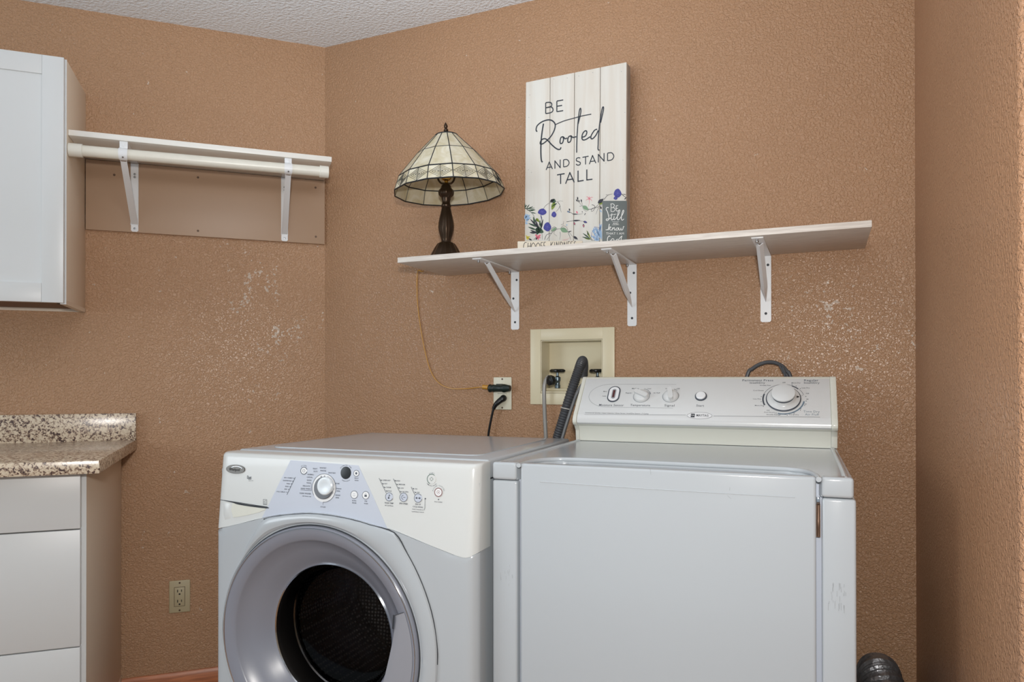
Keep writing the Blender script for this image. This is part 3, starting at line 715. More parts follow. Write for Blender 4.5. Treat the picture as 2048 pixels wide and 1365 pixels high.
MB().box(B, 0.722, 0.7485, 1.0865, 1.1085, 0.0079, 0.014, .002).build('prong_face', M['greenblack'], pg)
MB().tube([B3(966, 774.5, .0215), B3(979, 775.5, .022)], .0078, 12, 0).build('strain_relief', M['amber'], pg)
pk = thing('washer_plug', 'black plug and cord in the bottom socket of the almond outlet', 'plug', B3(998, 803, .02))
k0 = B3(1007, 797, .0082); k1 = B3(1001, 801, .02); k2 = B3(990, 812, .025)
MB().tube([k0, B3(1006, 798, .016), k1, B3(994, 807, .025), k2, B3(987, 818, .025)], .0105, 12, 3, rf=lambda k, i: 1.15-.55*k).build('body', M['black'], pk)
MB().tube([k2, B3(986, 822, .025), B3(981, 845, .023), B3(977, 868, .022), B3(974, 895, .022), B.at(.655, .80, .022)], .0040, 10, 5).build('cord', M['black'], pk)

# ------------------------------------------------------------------ signs on the shelf
dx_, dy_ = 0.3421, -0.0164
e1 = V((dx_, dy_, 0)).normalized(); lean = V((0, 0.0115, 0.594)).normalized()
top_l = V((0.8468, -0.0505, 2.0978))
base_l = top_l-lean*(0.594)
base_l.z = max(base_l.z, sz_+.0004)
S = Plane(base_l, e1, lean); S.n = S.e1.cross(S.e2).normalized()
SW, SH = 0.3425, (top_l-base_l).length
sgn = thing('wall_sign', 'tall white plank sign lettered BE Rooted AND STAND TALL on the long shelf', 'sign', S.at(SW/2, 0, -.02), math.atan2(e1.y, e1.x))
SHh = S.px(1051.4, 164.8)[1]
seams = [S.px(1099.5, 300)[0], S.px(1148.3, 300)[0], S.px(1200.0, 300)[0]]
edges = [0]+seams+[SW]
pl = []
for a, b in zip(edges, edges[1:]):
    pl.append(MB().box(S, a+.0009, b-.0009, 0, SHh, -0.012, 0, 0.0012).build('plank', M['sign'], sgn))
for x in seams: MB().box(S, x-.004, x+.004, .021, SHh-.021, -.0135, -.0123).build('seam_strip', M['gap'], sgn)
fr = MB(); TH = 0.040
fr.box(S, 0.0008, .018, .0005, SHh-.0008, -TH, -.0122); fr.box(S, SW-.018, SW-.0008, .0005, SHh-.0008, -TH, -.0122)
fr.box(S, .018, SW-.018, SHh-.02, SHh-.0008, -TH, -.0122); fr.box(S, .018, SW-.018, .0005, .02, -TH, -.0122)
fr.build('frame', M['signside'], sgn)
ku = S.px(1172, 140)[0]
MB().tube([S.at(ku-.010, SHh-.004, -TH+.004), S.at(ku-.008, SHh+.006, -TH+.006), S.at(ku+.002, SHh+.010, -TH+.006), S.at(ku+.008, SHh+.004, -TH+.008), S.at(ku+.002, SHh-.004, -TH+.006)], .0022, 6, 4).build('hanging_loop', M['screw'], sgn)
for (u, v) in ((1108, 158), (1135, 156), (1158, 152), (1186, 145), (1243, 143), (1058, 235), (1057, 340), (1063, 345), (1250, 225), (1246, 320), (1212, 326), (1075, 160), (1060, 190)):
    MB().disc(S, S.px(u, v), .0011, None, 0, .0004, 8).build('nail_head', M['printfaint'], sgn)
# stroke lettering (zoomed picture coordinates, 1437 px = 200 px from (1050,190))
def zt_(x, y): return S.px(1050+x*0.13918, 190+y*0.13918)
ink = MB()
LW = 0.0036
def st(pts, w=LW, sm=5, wf=None, f=zt_): ink.ribbon(S, [f(*p) for p in pts], w, .0006, sm, wf)
# BE
st([(300, 268), (300, 112)], sm=0); st([(300, 112), (345, 106), (375, 112), (388, 138), (372, 168), (300, 186)]); st([(300, 186), (370, 172), (402, 195), (402, 230), (372, 255), (300, 268)])
st([(460, 242), (460, 88)], sm=0); st([(460, 88), (552, 72)], sm=0); st([(460, 164), (536, 150)], sm=0); st([(460, 240), (552, 226)], sm=0)
# Rooted
st([(176, 530), (162, 500), (180, 440), (250, 385), (340, 358), (400, 375), (436, 425), (425, 500), (385, 580), (330, 645), (270, 695), (228, 708), (222, 680), (250, 640), (290, 630), (330, 655), (390, 720), (450, 770), (490, 785), (512, 775), (518, 752)], .0042)
st([(268, 412), (250, 520), (236, 640), (230, 760), (232, 880), (240, 950), (256, 966)], .0048)
st([(436, 428), (560, 375), (700, 335), (830, 300), (955, 276)], .0030)
st([(548, 600), (520, 612), (506, 660), (512, 698), (540, 690), (556, 640), (550, 602), (580, 630), (610, 618)], .0040)
st([(665, 588), (632, 600), (616, 645), (624, 682), (655, 668), (668, 620), (662, 588), (690, 610), (740, 600)], .0040)
st([(745, 830), (746, 700), (752, 560), (764, 400), (780, 250), (792, 198), (804, 198), (804, 250), (788, 330), (764, 420)], .0036)
st([(822, 610), (870, 590), (890, 545), (884, 518), (860, 520), (830, 560), (820, 620), (840, 648), (880, 638), (940, 600)], .0040)
st([(1040, 492), (1000, 510), (955, 580), (950, 622), (975, 628), (1020, 580), (1055, 510)], .0040)
st([(1072, 795), (1052, 780), (1054, 700), (1060, 560), (1080, 380), (1106, 220), (1122, 172), (1132, 190), (1120, 260), (1088, 400)], .0036)
# AND STAND TALL
def st0(pts, w=.0031): st(pts, w, 0)
st0([(308, 1074), (350, 966), (394, 1060)]); st0([(322, 1046), (384, 1036)])
st0([(432, 1055), (432, 950), (508, 1046), (508, 936)])
st0([(556, 1036), (556, 932)]); st([(556, 932), (610, 932), (636, 975), (612, 1020), (556, 1036)], .0031)
st([(796, 908), (770, 902), (742, 916), (742, 946), (770, 958), (795, 972), (792, 1000), (760, 1010), (734, 994)], .0031)
st0([(828, 898), (916, 880)]); st0([(872, 890), (872, 1000)])
st0([(928, 990), (972, 872), (1018, 975)]); st0([(944, 958), (1006, 948)])
st0([(1056, 964), (1056, 856), (1138, 950), (1138, 842)])
st0([(1188, 945), (1188, 836)]); st([(1188, 836), (1248, 832), (1278, 880), (1250, 930), (1188, 945)], .0031)
st0([(462, 1150), (572, 1132)], .0038); st0([(514, 1142), (514, 1280)], .0038)
st0([(588, 1270), (646, 1118), (706, 1250)], .0038); st0([(608, 1222), (694, 1208)], .0038)
st0([(764, 1096), (764, 1242), (838, 1230)], .0038); st0([(890, 1080), (890, 1222), (964, 1212)], .0038)
ink.build('lettering', M['ink'], sgn)
# flowers: zoom2 picture coordinates 2048 px = 250 px from (1030,370)
def zf(x, y): return S.px(1030+x*0.12207, 370+y*0.12207)
FL = {k: MB() for k in ('f_blue', 'f_lblue', 'f_green', 'f_lgreen', 'f_olive', 'f_pink', 'f_yellow', 'f_dark', 'f_violet')}
def stem(col, pts, w=.0011, h=.0005, taper=True): FL[col].ribbon(S, [zf(*p) for p in pts], w, h, 4, (lambda k: 1-.6*k) if taper else None)
def leaf(col, x0, y0, x1, y1, wd, h=.00055):
    dx, dy = x1-x0, y1-y0; l = math.hypot(dx, dy); nx, ny = -dy/l*wd, dx/l*wd
    FL[col].blob(S, [zf(x0, y0), zf(x0+dx*.3+nx*.8, y0+dy*.3+ny*.8), zf(x0+dx*.6+nx*.8, y0+dy*.6+ny*.8), zf(x1, y1), zf(x0+dx*.6-nx*.8, y0+dy*.6-ny*.8), zf(x0+dx*.3-nx*.8, y0+dy*.3-ny*.8)], h)
def bloom(x, y, rx, ry, c1='f_blue', c2='f_violet', n=9):
    FL[c1].blob(S, [zf(x+rx*math.cos(a)*(1+.1*math.sin(3*a)), y+ry*math.sin(a)*(1+.08*math.cos(4*a))) for a in [2*math.pi*i/n for i in range(n)]], .0006)
    for i in range(6):
        a = i*1.05+.3; stem(c2, [(x, y), (x+rx*.8*math.cos(a), y+ry*.8*math.sin(a))], .0011, .0008)
bloom(448, 442, 70, 52); bloom(640, 485, 40, 46); bloom(532, 688, 62, 72); bloom(1683, 135, 62, 70); bloom(1650, 215, 32, 28)
stem('f_dark', [(470, 390), (500, 345), (560, 300), (640, 280), (700, 275), (740, 262), (790, 268)])
stem('f_dark', [(700, 280), (735, 330), (745, 390), (760, 450)], .0016); stem('f_dark', [(735, 350), (710, 400), (670, 440)], .0014)
leaf('f_green', 670, 275, 590, 250, 40); leaf('f_dark', 575, 280, 650, 232, 26); leaf('f_olive', 650, 280, 605, 410, 34); leaf('f_green', 690, 300, 600, 360, 14)
for a in ((170, 400, 165, 300), (190, 385, 240, 320), (200, 400, 300, 350), (160, 370, 200, 330), (240, 430, 340, 410), (260, 450, 350, 470), (200, 420, 330, 400), (165, 390, 330, 380)):
    leaf('f_green', *a, 9)
stem('f_dark', [(165, 380), (240, 430), (300, 490), (330, 560)], .0018)
for a in ((170, 560, 250, 490), (180, 580, 260, 530), (165, 545, 215, 480), (175, 600, 230, 560), (170, 620, 210, 640), (165, 570, 180, 470)):
    leaf('f_lblue', *a, 20)
for a in ((380, 700, 250, 560), (370, 690, 220, 630), (350, 740, 215, 690), (340, 790, 240, 780), (400, 760, 330, 560), (420, 740, 460, 560), (380, 800, 250, 740), (430, 700, 400, 580), (330, 640, 300, 520), (350, 820, 440, 720)):
    leaf('f_green' if a[0] % 20 else 'f_dark', *a, 17)
leaf('f_green', 340, 720, 470, 780, 50); leaf('f_green', 350, 780, 400, 680, 40)
stem('f_dark', [(425, 500), (440, 560), (400, 640), (405, 700), (440, 780), (450, 900)], .0020); stem('f_violet', [(425, 495), (430, 560)], .003)
leaf('f_olive', 350, 545, 395, 610, 24); leaf('f_olive', 345, 560, 372, 600, 14)
for a in ((375, 850, 330, 815), (375, 850, 425, 815), (378, 852, 345, 880), (378, 850, 420, 870), (375, 850, 385, 905)): leaf('f_pink', *a, 17)
for a in ((175, 825, 240, 900), (200, 860, 250, 850), (220, 880, 280, 910), (190, 850, 210, 905)): leaf('f_yellow' if a[0] != 220 else 'f_dark', *a, 14)
stem('f_dark', [(310, 900), (350, 850), (340, 800)], .0016); leaf('f_dark', 340, 900, 370, 860, 14)
stem('f_dark', [(485, 900), (520, 820), (600, 790), (640, 750), (720, 720), (800, 740), (880, 775), (940, 840), (1000, 900)], .0015)
stem('f_dark', [(520, 900), (590, 810), (625, 760)]); stem('f_dark', [(600, 770), (600, 720), (650, 690), (685, 720), (650, 760), (640, 800), (690, 840)], .0013); leaf('f_lgreen', 600, 760, 680, 700, 24, .0005)
stem('f_dark', [(745, 720), (790, 670), (850, 700), (865, 770), (800, 765), (745, 720)], .0010); leaf('f_lgreen', 745, 715, 865, 772, 44)
for k in range(4): stem('f_green', [(770+k*22, 715+k*9), (800+k*20, 690+k*14)], .0008, .0008)
stem('f_dark', [(740, 770), (745, 830), (730, 900)]); stem('f_pink', [(790, 905), (850, 895), (900, 860)], .0010); stem('f_dark', [(870, 785), (900, 850), (910, 900)], .0014)
stem('f_dark', [(790, 650), (800, 590)], .0010); stem('f_dark', [(755, 655), (790, 640)], .0009); leaf('f_dark', 960, 840, 1030, 895, 20); leaf('f_dark', 865, 775, 930, 755, 9)
stem('f_dark', [(845, 605), (940, 590), (1000, 575), (1070, 590), (1130, 600)], .0014); leaf('f_dark', 950, 590, 1070, 580, 14); leaf('f_dark', 1120, 598, 1185, 620, 20); leaf('f_blue', 1135, 600, 1180, 618, 13, .0008)
leaf('f_dark', 1120, 640, 1130, 700, 17); leaf('f_pink', 1122, 655, 1130, 690, 9, .0008); leaf('f_dark', 965, 610, 985, 660, 16); leaf('f_pink', 968, 620, 980, 650, 8, .0008); leaf('f_lblue', 848, 640, 852, 675, 9)
leaf('f_dark', 890, 385, 900, 430, 13); leaf('f_dark', 855, 430, 905, 455, 16); leaf('f_lblue', 862, 436, 895, 452, 8, .0008); stem('f_dark', [(895, 440), (960, 478), (1050, 480), (1120, 470)], .0012); leaf('f_dark', 940, 478, 1040, 482, 10); leaf('f_pink', 1005, 430, 1030, 470, 13); leaf('f_dark', 1100, 430, 1108, 455, 6); leaf('f_dark', 1160, 460, 1135, 500, 6)
stem('f_dark', [(1025, 210), (1040, 260), (1080, 320), (1120, 350)], .0012); leaf('f_dark', 1025, 195, 1030, 250, 13); leaf('f_dark', 1000, 240, 1035, 275, 12); leaf('f_dark', 1085, 235, 1092, 285, 12); leaf('f_dark', 1050, 245, 1050, 290, 10); stem('f_dark', [(1090, 280), (1110, 330)], .0010)
leaf('f_lgreen', 1110, 345, 1205, 410, 36); stem('f_dark', [(1110, 345), (1180, 370), (1205, 410), (1160, 430), (1115, 390), (1110, 345)], .0010); stem('f_dark', [(1060, 352), (1110, 345)], .0012)
stem('f_dark', [(1200, 400), (1260, 395), (1310, 370), (1360, 330), (1410, 270), (1460, 210)], .0016); stem('f_dark', [(1260, 325), (1295, 335), (1310, 375), (1280, 425), (1250, 430), (1265, 385), (1310, 375)], .0016)
for a in ((1215, 225, 1170, 195), (1215, 230, 1280, 205), (1215, 235, 1165, 255), (1220, 235, 1265, 265), (1215, 225, 1225, 190)): stem('f_pink', [(a[0], a[1]), ((a[0]+a[2])/2, (a[1]+a[3])/2-12), (a[2], a[3])], .0022)
stem('f_pink', [(1215, 235), (1220, 290), (1205, 355)], .0012)
leaf('f_dark', 1360, 300, 1450, 230, 34); leaf('f_olive', 1380, 320, 1440, 290, 18); stem('f_dark', [(1310, 380), (1400, 345), (1440, 310)], .0014); stem('f_dark', [(1370, 370), (1345, 430), (1325, 485)], .0012); leaf('f_dark', 1405, 350, 1415, 400, 14); leaf('f_lblue', 1390, 410, 1425, 450, 12)
stem('f_dark', [(1460, 240), (1520, 170), (1600, 145)], .0016); stem('f_dark', [(1490, 160), (1540, 165)], .001); stem('f_dark', [(1745, 145), (1790, 185), (1830, 215)], .0022); leaf('f_dark', 1770, 150, 1825, 158, 6); leaf('f_dark', 1790, 240, 1830, 200, 8)
for a in ((1420, 900, 1385, 630), (1400, 880, 1300, 680), (1380, 890, 1260, 740), (1370, 900, 1240, 830), (1400, 860, 1330, 690), (1390, 900, 1290, 900), (1380, 760, 1420, 640), (1300, 790, 1290, 700)): leaf('f_lblue', *a, 20)
for p in ([(1250, 860), (1270, 760), (1340, 720), (1400, 750)], [(1290, 880), (1310, 800), (1380, 770)], [(1340, 905), (1350, 840), (1400, 800)], [(1300, 690), (1370, 700), (1400, 740)], [(1385, 640), (1400, 690), (1395, 740)]): stem('f_blue', p, .0010, .0008)
for a in ((1240, 880, 1175, 745), (1230, 880, 1110, 790), (1230, 890, 1100, 850), (1240, 890, 1150, 880), (1200, 830, 1190, 760)): leaf('f_green' if a[0] < 1240 else 'f_olive', *a, 13)
stem('f_dark', [(1200, 850), (1250, 900), (1270, 920)], .0016); stem('f_dark', [(1240, 860), (1265, 900), (1310, 915)], .0014)
flo = MB(); fmats = []
for i, (k, mb) in enumerate(FL.items()):
    for f_ in mb.bm.faces: f_.material_index = i
    flo._merge(mb.bm); fmats.append(M[k])
flo.build('flower_print', fmats, sgn, label='blue, pink and green painted flower garland')

# small slate sign, turned to the room
q0 = B.px(1229.8, 401.7, 0.100)
Gx = V((math.cos(YAW), math.sin(YAW), 0))
G = Plane(B.at(q0[0], sz_+.0004, .100), Gx, V((0, 0, 1)))
g0, g1_ = G.px(1205.6, 410)[0], G.px(1254, 410)[0]; gt = G.px(1230, 401.7)[1]
gs = thing('shelf_sign', 'small slate grey sign lettered BE Still AND know on the long shelf', 'sign', G.at((g0+g1_)/2, 0, -.006), YAW)
MB().box(G, g0, g1_, 0, gt, -0.011, 0, 0.0012).build('block', M['slate'], gs)
def zg(x, y): return G.px(1030+x*0.12207, 370+y*0.12207)
wt = MB()
def gst(pts, w=.0017, sm=4): wt.ribbon(G, [zg(*p) for p in pts], w, .0006, sm)
gst([(1572, 438), (1575, 312)], sm=0); gst([(1562, 318), (1600, 310), (1628, 335), (1610, 368), (1578, 375)]); gst([(1578, 375), (1625, 378), (1640, 408), (1615, 436), (1572, 438)])
gst([(1660, 430), (1655, 345)], sm=0); gst([(1655, 345), (1690, 340)], sm=0); gst([(1658, 388), (1686, 384)], sm=0); gst([(1660, 430), (1692, 426)], sm=0)
gst([(1535, 375), (1505, 372), (1492, 400), (1515, 440), (1530, 500), (1540, 550), (1520, 585), (1495, 580), (1500, 560), (1540, 560), (1575, 540)], .0021)
gst([(1588, 470), (1575, 540), (1585, 578), (1610, 560)], .0021); gst([(1548, 498), (1660, 480)], .0014); gst([(1625, 515), (1618, 560), (1630, 572), (1655, 550)], .0020); gst([(1632, 490), (1634, 496)], .0022, 0)
gst([(1655, 550), (1700, 480), (1718, 420), (1702, 415), (1685, 470), (1675, 550), (1690, 575), (1720, 550)], .0020); gst([(1720, 550), (1765, 480), (1782, 425), (1768, 420), (1750, 480), (1742, 550), (1755, 580), (1785, 560)], .0020)
wtext(wt, G, 'AND', 1030+1648*.12207, 370+632*.12207, 11, 4.2)
gst([(1590, 604), (1706, 600)], .0007, 0); gst([(1590, 658), (1706, 654)], .0009, 0)
gst([(1545, 640), (1535, 700), (1525, 745)], .0022); gst([(1485, 738), (1515, 735), (1545, 700), (1570, 690), (1560, 712), (1540, 718), (1565, 742), (1590, 735)], .0018)
gst([(1592, 745), (1598, 700), (1605, 720), (1625, 698), (1632, 742), (1650, 735)], .0018); gst([(1675, 705), (1655, 720), (1662, 744), (1685, 738), (1690, 712), (1672, 703)], .0018); gst([(1700, 700), (1705, 742), (1728, 735), (1735, 705), (1742, 742), (1765, 730), (1775, 685), (1790, 690)], .0018)
wtext(wt, G, 'THAT I AM', 1030+1638*.12207, 370+797*.12207, 35.5, 4.6)
gst([(1560, 850), (1540, 838), (1518, 870), (1515, 920), (1540, 960), (1565, 940), (1560, 905)], .0021); gst([(1600, 880), (1580, 900), (1590, 935), (1615, 930), (1620, 895), (1600, 880)], .0018)
gst([(1690, 890), (1660, 900), (1655, 935), (1685, 930), (1710, 880), (1752, 838), (1740, 880), (1735, 940)], .0018)
wt.build('lettering', M['chalk'], gs)
# CHOOSE KINDNESS block
ck = math.radians(21)
Kc = B.px(1100, 482, .150)
K = Plane(B.at(Kc[0], sz_+.0004, .150), (math.cos(ck), math.sin(ck), 0), (0, 0, 1))
k0, k1 = K.px(1034.9, 488)[0], K.px(1165.5, 486)[0]; kt = K.px(1100, 482)[1]
kb = thing('shelf_sign', 'low cream block lettered CHOOSE KINDNESS in front of the tall sign', 'sign', K.at((k0+k1)/2, 0, -.008), ck)
MB().box(K, k0, k1, 0, kt, -0.018, 0, 0.003, 3).build('block', M['cream'], kb)
def zk(x, y): return K.px(1030+x*0.12207, 370+y*0.12207)
kw = MB()
def kst(pts, sm=0, w=.0017): kw.ribbon(K, [zk(*p) for p in pts], w, .0005, sm)
bt = 1075
def yt(x): return 940+(x-150)*(-0.0)     # top line of the lettering
kst([(190, 945), (160, 950), (140, 1000), (145, 1050), (185, 1072)], 4)
kst([(215, 950), (205, 1070)]); kst([(258, 948), (250, 1070)]); kst([(208, 1008), (255, 1005)])
for cx_ in (300, 378): kst([(cx_, 948), (cx_-28, 985), (cx_-28, 1035), (cx_, 1070), (cx_+28, 1035), (cx_+28, 985), (cx_, 948)], 4)
kst([(455, 945), (428, 950), (425, 990), (450, 1010), (452, 1055), (420, 1070)], 4)
kst([(500, 940), (475, 942), (470, 1065), (500, 1065)]); kst([(472, 1000), (495, 998)])
kst([(590, 938), (582, 1065)]); kst([(622, 938), (584, 1000), (622, 1062)])
kst([(650, 938), (645, 1062)])
kst([(675, 1062), (682, 938), (712, 1058), (720, 935)])
kst([(745, 935), (740, 1060)]); kst([(745, 935), (775, 950), (782, 1000), (770, 1045), (740, 1060)], 4)
kst([(800, 1058), (806, 935), (835, 1055), (842, 932)])
kst([(895, 930), (868, 932), (864, 1052), (895, 1052)]); kst([(866, 990), (890, 988)])
for cx_ in (945, 1000): kst([(cx_, 930), (cx_-28, 936), (cx_-28, 975), (cx_-5, 995), (cx_-5, 1035), (cx_-32, 1050)], 4)
kw.build('lettering', M['ink'], kb)

# ------------------------------------------------------------------ WASHER
WF = 0.020                                        # front face forward of datum
WW, WD = 0.697, 0.668
washer = thing('washing_machine', 'white front-load washer with grey round door standing left of the dryer', 'washing machine', W.at(WW/2, 0, -WD/2), math.radians(2.0))
wz = 0.9445
CWp = Plane(W.at(0, 0.755, WF), W.e1, W.at(0, wz, 0.002)-W.at(0, 0.755, WF))   # slanted console face
C0 = (0.299, 0.523); RO = 0.272
low_px = [(428, 1058.8), (455, 1054), (480, 1048), (505, 1041.5), (526.6, 1036.5), (560, 1030), (590, 1027), (617.8, 1025.5), (650, 1028), (680, 1032.6), (710, 1039), (740, 1048), (790.5, 1063.5), (860, 1092), (920, 1115), (935, 1117), (947, 1109)]
low = [W.px(u, v, WF) for u, v in low_px]; low[0] = (0.0, low[0][1]); low[-1] = (WW, low[-1][1])
def low_t(s):
    for (a, ta), (b, tb) in zip(low, low[1:]):
        if s <= b: return ta+(tb-ta)*(s-a)/(b-a)
    return low[-1][1]
CR = 0.022
def edge_h(s):
    """rounding of the front face towards both sides"""
    d = min(s, WW-s)
    if d >= CR: return 0.0
    x = 1-d/CR; return -CR*(1-math.sqrt(max(0, 1-x*x)))
ss = [0, .0006, .002, .005, .009, .014, .022]+[.03+i*(WW-.06)/46 for i in range(47)]+[WW-x for x in (.022, .014, .009, .005, .002, .0006, 0)]
def face_h(t):
    if t >= 0.755: return WF+(0.002-WF)*(t-0.755)/(wz-0.755)
    return WF
cm = MB(); vs = []; fs = []; rowsN = 12
top_round = [(1, 0, 0)]
cols = []
for s in ss:
    lt_ = low_t(s); col = []
    eh = edge_h(s)
    prof = [(lt_, -0.03, 1)] + [(lt_+(wz-.012-lt_)*j/8, 0.0, 0) for j in range(9)]
    for t_, dh, f_ in prof: col.append((t_, face_h(t_)+dh+(eh if not f_ else max(eh, -.03))))
    for a in (30, 60, 90): # rounded top edge
        col.append((wz-.012+.012*math.sin(math.radians(a)), face_h(wz-.012)+eh-.012*(1-math.cos(math.radians(a)))))
    col.append((wz, -0.060))
    cols.append([(s, t_, h_) for t_, h_ in col])
n = len(cols[0])
for c in cols: vs += [W.at(*p) for p in c]
for i in range(len(cols)-1):
    for j in range(n-1): fs.append((i*n+j, (i+1)*n+j, (i+1)*n+j+1, i*n+j+1))
# side closures
for ci in (0, len(cols)-1):
    base = len(vs); vs += [W.at(cols[ci][0][0], cols[ci][j][1], -0.06) for j in range(n)]
    for j in range(n-1): fs.append((ci*n+j, ci*n+j+1, base+j+1, base+j))
cm._add(vs, fs); bmesh.ops.recalc_face_normals(cm.bm, faces=list(cm.bm.faces))
console = cm.build('control_panel', M['consolecream'], washer, smooth_angle=40)
# blue-grey inset
tl, tr = CWp.px(581, 919), CWp.px(716, 929)
def cw_from_w(s, t): return (s, (t-0.755)/( (wz-0.755)/math.hypot(wz-.755, WF-.002)))
ins = [CWp.px(581.5, 921), CWp.px(560, 964), CWp.px(539.4, 1006.5), CWp.px(524, 1036.5), CWp.px(560, 1030), CWp.px(590, 1027), CWp.px(617.8, 1025.5), CWp.px(650, 1028), CWp.px(680, 1032.6), CWp.px(710, 1039), CWp.px(740, 1048), CWp.px(775, 1058), CWp.px(747, 995), CWp.px(717, 931.5)]
MB().prism(CWp, ins[::-1], -.001, .0008, .0005).build('center_inset', M['bluegrey'], console)
# detergent drawer line, scoop
sc0 = MB()
dl = [CWp.px(*p) for p in ((441, 1000.3), (460, 1003), (480, 1006), (505, 1010), (535.7, 1014.6))]
scoop = [CWp.px(*p) for p in ((468, 1004.5), (500, 1010), (533, 1015.5), (530, 1021), (520, 1026), (500, 1031), (480, 1034.5), (466, 1036), (464, 1020))]
# recessed pocket drawn as real concave shell slightly proud rim
def shell(P, rim, depth, mbx, lift=.0008):
    c = (sum(p[0] for p in rim)/len(rim), sum(p[1] for p in rim)/len(rim)); k = 5; n_ = len(rim); base = [P.at(p[0], p[1], lift) for p in rim]
    vs_ = []; fs_ = []
    for i in range(k+1):
        f_ = 1-i/k*.92
        for p in rim: vs_.append(P.at(c[0]+(p[0]-c[0])*f_, c[1]+(p[1]-c[1])*f_, lift+depth*(math.sin(i/k*math.pi/2))))
    for i in range(k):
        for j in range(n_): fs_.append((i*n_+j, i*n_+(j+1) % n_, (i+1)*n_+(j+1) % n_, (i+1)*n_+j))
    fs_.append(tuple(k*n_+j for j in range(n_)))
    mbx._add(vs_, fs_)
grip = [CWp.px(*p) for p in ((447, 1003.5), (465, 1006.5), (463, 1018), (466, 1034), (461, 1040), (449, 1043), (446, 1030), (446, 1012))]
g_ = MB(); shell(CWp, grip[::-1], .0025, g_, -.0005); g_.build('drawer_handle', M['consolecream'], console, label='bulged pale drawer handle')
g_ = MB(); rim = [(p[0], p[1]) for p in scoop]
g_.prism(CWp, [CWp.px(*p) for p in ((466, 1006), (500, 1011.5), (532, 1016.5), (531, 1020), (518, 1025.5), (495, 1031), (478, 1034), (467, 1035.5), (463, 1020))][::-1], -.001, .0012, .0010, 3)
g_.build('drawer_pull_recess', M['drycream'], console)
g_ = MB(); g_.blob(CWp, [CWp.px(*p) for p in ((445, 1001), (466, 1004.2), (500, 1010), (536, 1014.8), (533, 1017.5), (500, 1013.6), (476, 1009.5), (466, 1006))], .0016, 3)
g_.ribbon(CWp, dl, .0012, .0014, 3); g_.build('drawer_seam', M['gap'], console)
# badge
bc_ = CWp.px(472, 939); bx = abs(CWp.px(490.5, 939)[0]-CWp.px(453.5, 939)[0])/2; by = abs(CWp.px(472, 929.5)[1]-CWp.px(472, 948.5)[1])/2
bg = MB().prism(CWp, [(bc_[0]+bx*math.cos(2*math.pi*i/36), bc_[1]+by*.96*math.sin(2*math.pi*i/36)) for i in range(36)], -.001, .003, .0015, 3).build('badge', M['badge'], console)
bt_ = MB(); bt_.text(CWp, 'Whirlpool', (bc_[0]-.002, bc_[1]-.0005), bx*1.15, by*.62, .0034); bt_.build('lettering', M['dark'], bg)
bs_ = MB(); bs_.arc(CWp, (bc_[0]+bx*.15, bc_[1]+by*.0), bx*.62, by*.62, 20, 150, .0010, .0034); bs_.build('swoosh', M['chrome'], bg)
# lettering
tx = MB()
TT = [('READY', 631, 938, 9, 2.5), ('DUTY', 632, 943.6, 8, 2.5), ('WHITEST', 646.5, 936.6, 13.5, 2.6), ('WHITES', 646.8, 942.2, 12, 2.6), ('SANITARY', 664.5, 946.5, 15, 2.6),
      ('NORMAL/', 622, 949.7, 13, 2.6), ('CASUAL', 620, 955, 12, 2.6), ('QUICK', 619, 961, 9.5, 2.5), ('WASH', 618, 966.5, 9, 2.5), ('DELICATE/', 613.5, 972.6, 14.5, 2.5), ('HAND WASH', 611.7, 978, 19, 2.7),
      ('CLEAN WASHER', 611, 987.5, 23, 2.7), ('with bleach only', 614, 993, 18, 2.0), ('SOAK', 675.5, 967.6, 8.5, 2.5), ('DRAIN/', 678, 978, 11, 2.5), ('SPIN', 677, 982.8, 7, 2.5), ('RINSE/', 676.5, 991, 10, 2.5), ('SPIN', 675, 996, 7, 2.5),
      ('CYCLES', 646.5, 1014.5, 10.5, 2.3), ('DELAY', 713.5, 957, 8.5, 2.2), ('WASH', 713.5, 961.5, 8, 2.2), ('EXTRA', 709, 1002, 8.5, 2.2), ('RINSE', 709, 1006.5, 8.5, 2.2), ('PRE', 732.4, 1003, 5, 2.2), ('WASH', 732.4, 1007.8, 8, 2.2),
      ('ADD A GARMENT', 577.5, 956.3, 18, 2.1), ('SOAK/PREWASH', 575, 962, 17.5, 2.1), ('WASH', 577, 968, 7, 2.1), ('RINSE', 574.5, 973.5, 7, 2.1), ('SPIN', 572, 979, 5.5, 2.1), ('CYCLE COMPLETE', 562.5, 984.3, 18, 2.1),
      ('SUPER HOT', 773.5, 961.3, 15.5, 2.5), ('HOT', 772, 968, 6, 2.4), ('WARM', 777.5, 975.3, 9.5, 2.4), ('COLD', 779.6, 982.6, 8, 2.4), ('HIGH', 797, 962.2, 7, 2.3), ('MEDIUM', 804, 969.6, 12, 2.4), ('LOW', 804.5, 976.8, 6.5, 2.3), ('NO SPIN', 811, 984.3, 12, 2.4),
      ('ON', 832.5, 978.4, 4.5, 2.3), ('OFF', 836.5, 985.6, 6, 2.3), ('WASH TEMP', 778.5, 1006.8, 18, 2.9), ('All Cold Rinses', 778.5, 1011.7, 17, 2.2), ('SPIN SPEED', 807.5, 1007.8, 17, 2.9), ('END OF', 836.5, 1009.2, 11, 2.6), ('CYCLE SIGNAL', 836.3, 1014.4, 21, 2.7),
      ('Hold 3 seconds to', 836, 1019.5, 22, 2.0), ('Lock/Unlock Control', 836, 1024.3, 24, 2.0), ('Door Locked', 877, 1004.3, 15.5, 2.0)]
for t_, u, v, a, b in TT: wtext(tx, CWp, t_, u, v, a, b*1.05, .0011, 0, 0.022)
